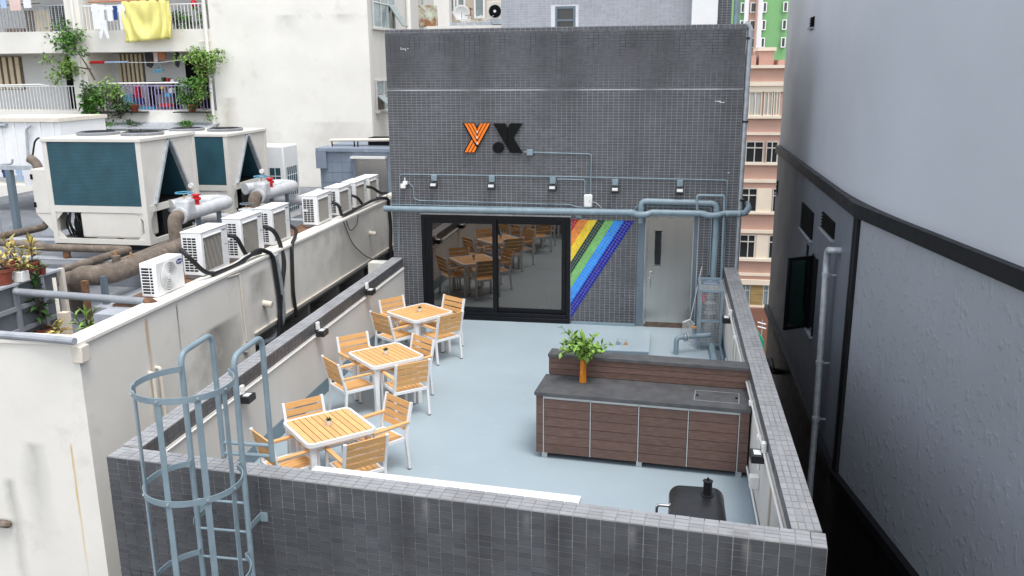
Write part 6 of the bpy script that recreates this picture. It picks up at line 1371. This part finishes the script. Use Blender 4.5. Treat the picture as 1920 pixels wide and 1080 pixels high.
louvre(1456, 360, 1460, 340, 'tiny slit vent at the far end of the dark building', 3); louvre(1519, 52, 1528, 30, 'small louvred vent high on the upper dark wall', 6, DXr + .02)
# recessed slot and the open casement
a, b_ = P(1506, 582, x=DXr), P(1512, 455, x=DXr)
MB().bx(DXr - .005, DXr - .001, a.y - .12, a.y + .12, a.z, b_.z).solo('window_slot', 'black_gap', 'tall dark window slot in the dark building flank', 'window')
a, b_ = P(1525, 630, x=DXr), P(1535, 490, x=DXr); yc, z0, z1 = a.y, min(a.z, b_.z) + .0, max(a.z, b_.z)
cw = thing('open_casement', 'black framed casement window standing open on the dark building', 'window', (DXr, yc, z0))
MB().bx(DXr - .004, DXr - .001, yc + .10, yc + .52, z0, z1).build('opening', 'window_dark', cw)
for yy in (yc + .07, yc + .53): MB().bx(DXr - .03, DXr - .001, yy, yy + .03, z0 - .03, z1 + .03).build('jamb', 'frame_black', cw)
MB().bx(DXr - .06, DXr - .001, yc + .05, yc + .6, z0 - .07, z0 - .031).build('sill', 'mid_paint', cw)
hd = V((DXr - .03, yc + .53, 0)); tip = hd + V((-.42, -.26, 0)); e = (tip - hd).normalized(); n_ = V((-e.y, e.x, 0))
sh = MB().ob((hd + tip) / 2 + V((0, 0, z0 + .03)), e, n_, Z, .25, .022, .028); sh.ob((hd + tip) / 2 + V((0, 0, z1 - .03)), e, n_, Z, .25, .022, .028); sh.ob(hd + e * .03 + V((0, 0, (z0 + z1) / 2)), e, n_, Z, .03, .022, (z1 - z0) / 2 - .06); sh.ob(tip - e * .03 + V((0, 0, (z0 + z1) / 2)), e, n_, Z, .03, .022, (z1 - z0) / 2 - .06)
sh.build('sash', 'frame_black', cw); MB().ob((hd + tip) / 2 + V((0, 0, (z0 + z1) / 2)), e, n_, Z, .19, .004, (z1 - z0) / 2 - .058).build('pane', 'glass_green', cw)
gp = thing('galvanised_pipe', 'galvanised soil pipe with elbow down the dark building flank', 'pipe', P(1528, 900, x=DXr - .15)); xp = DXr - .14
q = P(1549, 505, x=xp); MB().tube([V((DXr, q.y - .25, q.z + .34)), V((xp, q.y - .25, q.z + .34)), V((xp, q.y - .02, q.z + .30)), V((xp, q.y + .02, q.z + .1)), V((xp, q.y, q.z)), P(1530, 780, x=xp), V((xp, P(1530, 780, x=xp).y, -6))], .05, 14, .10, 6).build('run', 'galv', gp)
for py, px in ((515, 1549), (680, 1537), (785, 1530)):
    c = P(px, py, x=xp); MB().cyl(c - V((0, 0, .03)), c + V((0, 0, .03)), .061, n=14).build('collar', 'galv', gp); MB().bx(xp, DXr, c.y - .012, c.y + .012, c.z - .012, c.z + .012).build('bracket', 'galv', gp)
MB().tube([P(1443, 675, x=DXr - .3), P(1448, 695, x=DXr - .3), P(1460, 697, x=DXr - .02)], .07, 10, .1).solo('black_elbow_pipe', 'black_satin', 'black elbow pipe in the gap beside the right parapet', 'pipe')

# ================================================================== background beyond the gap
PY = 38
pk = thing('pink_building', 'pink and cream office block seen through the gap', 'building', (8, PY + 5, -28)); pxa, pxb = 2.5, 14
MB().bx(pxa, pxb, PY, PY + 10, -28, P(1430, 122, y=PY).z).build('wall', 'pink', pk)
def pz(py): return P(1425, py, y=PY).z
MB().bx(pxa, pxb, PY - .25, PY - .001, pz(128), pz(122)).build('cornice', 'pink_cream', pk)
for k, (t0, t1) in enumerate(((153, 161), (161, 172), (217, 222), (248, 253), (305, 309), (336, 342), (397, 401), (431, 437), (484, 489), (512, 517), (524, 533), (572, 576))):
    MB().bx(pxa, pxb, PY - (.22 if k % 2 == 0 else .12), PY - .001, pz(t1), pz(t0)).build('band', 'pink_cream', pk)
wins = [(172, 217, [(1404, 1428), (1432, 1448), (1450, 1462)], 'curtain'), (265, 305, [(1398, 1431), (1436, 1458)], 'window_dark'), (353, 397, [(1388, 1419), (1448, 1470)], 'window_dark'), (440, 484, [(1386, 1418), (1441, 1470)], 'window_dark'), (533, 572, [(1388, 1406), (1430, 1450)], 'window_frost')]
for t0, t1, xs, mk in wins:
    for xa, xb in xs:
        x0, x1 = P(xa, (t0 + t1) / 2, y=PY).x, P(xb, (t0 + t1) / 2, y=PY).x; wn_ = MB().bx(x0, x1, PY - .03, PY - .001, pz(t1), pz(t0)).build('window', mk, pk); fr = MB(); f = .05
        frame_rect(fr, x0, x1, pz(t1), pz(t0), f, PY - .09, PY - .031); xm = (x0 + x1) / 2; fr.bx(xm - .03, xm + .03, PY - .085, PY - .031, pz(t1) + f, pz(t0) - f)
        if mk != 'curtain': zz = pz(t0) - (pz(t0) - pz(t1)) * .3; fr.bx(x0 + f, x1 - f, PY - .08, PY - .032, zz - .03, zz + .03)
        fr.build('frame', 'cream_grey' if mk != 'curtain' else 'pink_cream', wn_)
for t0, t1 in ((353, 397), (440, 484)): MB().bx(P(1419, 375, y=PY).x, P(1447, 375, y=PY).x, PY - .06, PY - .001, pz(t1), pz(t0)).build('cream_pier', 'pink_cream', pk)
MB().bx(P(1407, 550, y=PY).x, P(1430, 550, y=PY).x, PY - .07, PY - .001, pz(572), pz(533)).build('ochre_pier', 'ochre', pk)
MB().bx(pxa, pxb, PY - .3, PY - .001, -27, pz(577)).build('brown_base', 'brown_tile', pk)
q0, q1 = P(1421, 96, y=PY + 2), P(1447, 122, y=PY + 2); MB().bx(q0.x, q1.x, PY + 1, PY + 4, pz(123), q0.z).build('roof_room', 'pink', pk); MB().bx(q0.x - .1, q1.x + .1, PY + .9, PY + 4.1, q0.z, q0.z + .2).build('roof_room_cap', 'pink_cream', pk)
MB().bx(q1.x + .2, 14, PY + .5, PY + 4, pz(123), P(1455, 112, y=PY).z).build('roof_parapet', 'pink', pk); MB().bx(pxa, q0.x - .2, PY + .5, PY + 4, pz(123), P(1412, 104, y=PY).z).build('roof_parapet', 'pink', pk)
GY = 80
gt = thing('green_tower', 'bright green residential tower at the top right', 'building', (12, GY + 5, -28)); gx = lambda px, py=40: P(px, py, y=GY).x; gz = lambda py: P(1440, py, y=GY).z
MB().bx(gx(1360), gx(1480), GY, GY + 12, -28, 40).build('wall', 'green_wall', gt)
for a, b_ in ((1394, 1402), (1419, 1428)): MB().bx(gx(a), gx(b_), GY - .5, GY - .001, -28, 40).build('white_pier', 'ac_white', gt)
MB().bx(gx(1402.2), gx(1418.8), GY - .2, GY - .001, -28, 40).build('pink_bay', 'pink', gt)
for k in range(8):
    zz = gz(88) + k * 1.73
    for a, b_ in ((1388, 1394), (1429, 1435), (1467, 1474), (1406, 1416)):
        f = MB().bx(gx(a), gx(b_), GY - .22, GY - .201 if a == 1406 else GY - .01, zz, zz + .85).build('window', 'window_dark', gt); fr = MB(); frame_rect(fr, gx(a) - .05, gx(b_) + .05, zz - .08, zz + .93, .1, GY - .32, GY - .23); fr.build('frame', 'ac_white', f)
MB().cyl((gx(1416), GY - .7, -20), (gx(1416), GY - .7, 40), .12, n=8).build('pipe', 'pink', gt)
t = thing('roof_antenna', 'pair of white antenna bars on the low roof in the gap', 'antenna', P(1428, 650, y=30)); q = P(1427, 640, y=30)
MB().cyl(q + V((0, 0, -3)), q + V((0, 0, 1.2)), .03, n=6).build('mast', 'galv', t)
for py in (606, 614): c = P(1427, py, y=30); MB().cyl(c + V((-.18, 0, .05)), c + V((.25, 0, -.05)), .035, n=6).build('element', 'white_metal', t)
M['green_awn'] = mat('green_awn', (.01, .30, .17), .5)
MB().prism([P(1420, 620, y=25), P(1433, 640, y=25), P(1433, 668, y=25), P(1428, 668, y=25), P(1428, 648, y=25)], (0, .3, 0)).solo('green_awning', 'green_awn', 'bright green awning edge down in the gap', 'awning')

# ================================================================== roof structures behind the tiled wall
ry = 2.5
rt = thing('roof_stair_tower', 'pale grey tiled stair tower above the roof edge', 'building', (.2, ry + 1.5, 5.25)); rx0, rx1 = -1.76, 2.14
wq = (P(1041, 12, y=ry), P(1079, 46, y=ry)); wx0, wx1, wz1, wz0 = wq[0].x, wq[1].x, wq[0].z, wq[1].z - .15
mb = MB(); mb.bx(rx0, wx0, ry, ry + 3, 5.25, 8.6); mb.bx(wx1, rx1, ry, ry + 3, 5.25, 8.6); mb.bx(wx0, wx1, ry, ry + 3, wz1, 8.6); mb.bx(wx0, wx1, ry, ry + 3, 5.25, wz0); mb.bx(wx0, wx1, ry + .3, ry + 3, wz0, wz1); mb.build('wall', 'grout_light', rt)
f = MB(); nu_ = int((rx1 - rx0) / .095)
tiles(f, (rx0, ry, 5.25), (1, 0, 0), (0, 0, 1), (0, -1, 0), nu_, 46, (rx1 - rx0) / nu_, .05, .007, .006, lambda a, b_, c, d: rx0 + b_ > wx0 - .02 and rx0 + a < wx1 + .02 and 5.25 + d > wz0 and 5.25 + c < wz1)
tiles(f, (rx0, ry + 3, 5.25), (0, -1, 0), (0, 0, 1), (-1, 0, 0), 30, 46, .1, .05, .007, .006)
tag(f.build('tile_field', 'light_tile', rt, None), kind='stuff')
MB().bx(wx0 + .02, wx1 - .02, ry + .06, ry + .07, wz0, wz1 - .03).build('window', 'window_dark', rt); mb = MB(); frame_rect(mb, wx0 + .003, wx1 - .003, wz0 + .002, wz1 - .003, .045, ry + .0, ry + .055); mb.bx(wx0 + .05, wx1 - .05, ry + .01, ry + .05, wz0 + .22, wz0 + .26); mb.build('window_frame', 'blue_dark', rt)
MB().bx(rx1 + .001, P(1345, 20, y=ry).x, ry - .25, ry + 2.5, 5.25, 8.6).solo('white_roof_panel', 'ac_white', 'white metal panel right of the pale stair tower', 'panel', bevel=.01)
xa = P(1345, 20, y=ry).x + .003
t = thing('grey_roof_block', 'dark grey tiled block at the right end of the roof', 'building', (xa + .15, ry + 1, 5.25)); xb = P(1372, 20, y=ry).x; MB().bx(xa, xb, ry, ry + 2.5, 5.25, 8.6).build('wall', 'grout', t); f = MB(); tiles(f, (xa, ry, 5.25), (1, 0, 0), (0, 0, 1), (0, -1, 0), 3, 46, (xb - xa) / 3, .05, .007, .006); tag(f.build('tile_field', 'tile', t, None), kind='stuff')
MB().cyl((P(1376, 20, y=ry).x + .05, ry, 5.25), (P(1376, 20, y=ry).x + .05, ry, 9), .055, n=12).solo('roof_vent_pipe', 'blue_paint', 'blue grey vent pipe at the right end of the roof', 'pipe')
by = 5.4
nb_ = thing('neighbour_roof', 'low neighbouring roof with pale parapet behind the tiled wall', 'building', (-4, by + 2, -28)); zn = P(850, 46, y=by).z
MB().bx(-4.35, -1.78, by + .61, by + 6, -28, zn).build('wall', 'cream_wall', nb_)
MB().bx(P(832, 48, y=by).x, P(912, 48, y=by).x, by + .62, by + 1.5, zn + .001, P(850, 40, y=by).z).build('grey_tarp', 'galv', nb_)
c0, c1 = P(784, 10, y=by + .7), P(817, 60, y=by + .7); MB().bx(c0.x, c1.x, by + .7, by + .95, zn + .001, c0.z).solo('rusty_cabinet', 'rust_panel', 'pale green metal cabinet streaked with rust on the roof', 'cabinet', bevel=.01)
t = thing('roof_air_conditioner', 'white air conditioner with round dark fan beside the stair tower', 'air conditioner', P(928, 38, y=by + .8)); c0, c1 = P(913, 3, y=by + .8), P(945, 36, y=by + .8)
MB().bx(c0.x, c1.x + .1, by + .8, by + 1.1, c1.z, c0.z).build('case', 'ac_beige', t, bevel=.01); c = P(928, 21, y=by + .8); MB().cyl(c + V((0, -.012, 0)), c, .155, n=28).build('fan_opening', 'dark_slot', t); MB().cyl(c + V((0, -.03, 0)), c + V((0, -.0125, 0)), .035, n=12).build('hub', 'white_metal', t)
MB().bx(c0.x - .02, c1.x + .1, by + .75, by + 1.15, c1.z - .12, c1.z - .002).build('stand', 'galv', t); MB().bx(c0.x + .02, c0.x + .06, by + .8, by + 1.1, zn, c1.z - .121).build('leg', 'black_metal', t)
t = thing('satellite_dish', 'grey satellite dish on the neighbouring roof', 'dish', P(862, 40, y=by + 1.2)); c = P(865, 26, y=by + 1.2); d_ = V((.25, -.9, .35)).normalized(); e = d_.cross(Z).normalized(); g = e.cross(d_); mb = MB(); vs = [c.copy()]; n = 24
for k in range(1, 5):
    r_ = .22 * k / 4
    for j in range(n): a = 2 * math.pi * j / n; vs.append(c + (e * math.cos(a) + g * math.sin(a)) * r_ + d_ * (.06 * (k / 4) ** 2))
fs = [(0, 1 + j, 1 + (j + 1) % n) for j in range(n)]
for k in range(3): fs += [(1 + k * n + j, 1 + (k + 1) * n + j, 1 + (k + 1) * n + (j + 1) % n, 1 + k * n + (j + 1) % n) for j in range(n)]
o = mb.add(vs, fs).build('reflector', 'dish', t); o.modifiers.new('s', 'SOLIDIFY').thickness = .01
MB().cyl(V((c.x, c.y + .03, zn)), c + V((0, .03, 0)), .018, n=8).build('mast', 'galv', t); MB().tube([c - g * .2, c + d_ * .25 - g * .05], .01, 6).build('feed_arm', 'galv', t)
mb = MB()
for k in range(34):
    p = P(rnd.uniform(862, 910), rnd.uniform(36, 46), y=by + .64); pts = [p]
    for j in range(4): p = p + V((rnd.uniform(-.14, .14), rnd.uniform(-.02, .02), rnd.uniform(-.08, .08))); pts.append(p)
    mb.tube(pts, .006, 4, .04, 3)
mb.solo('cable_tangle', 'white_plastic', 'tangle of white cables on the neighbouring roof', 'cables', kind='stuff')
t = thing('tv_antenna', 'thin rooftop aerial right of the satellite dish', 'antenna', P(883, 42, y=by + 1)); MB().cyl(P(884, 44, y=by + 1), P(882, 14, y=by + 1), .012, n=6).build('mast', 'rust', t); MB().bar(P(872, 29, y=by + 1), P(884, 28, y=by + 1), .015, .015).build('arm', 'rust', t); MB().bar(P(880, 15, y=by + 1), P(886, 18, y=by + 1), .05, .03).build('head', 'rust', t)
oy = 26
ob_ = thing('peach_building', 'peach coloured flats behind the satellite dish', 'building', (-8, oy + 3, -28)); ox = lambda px: P(px, 20, y=oy).x; oz = lambda py: P(850, py, y=oy).z
MB().bx(ox(798), ox(960), oy, oy + 8, -28, 14).build('wall', 'pink_cream', ob_); MB().bx(ox(805), ox(822), oy - .3, oy - .001, oz(24), 14).build('peach_panel', 'pink', ob_); MB().bx(ox(826), ox(842), oy - .3, oy - .001, oz(40), 14).build('peach_panel', 'pink', ob_)
for a, b_, t0, t1, mk in ((808, 816, -10, 8, 'window_dark'), (845, 857, -20, 26, 'window_frost'), (860, 876, -20, 22, 'window_frost'), (892, 912, -20, 36, 'window_frost')):
    w_ = MB().bx(ox(a), ox(b_), oy - .34, oy - .31, oz(t1), oz(t0)).build('window', mk, ob_); fr = MB(); frame_rect(fr, ox(a), ox(b_), oz(t1), oz(t0), .08, oy - .40, oy - .345); fr.build('frame', 'ac_white', w_)
MB().bx(xw1 + .02, ox(798) - 1.2, 19.5, 22, -28, 14).solo('white_side_block', 'cream_wall', 'white wall block behind the return wall windows', 'building')
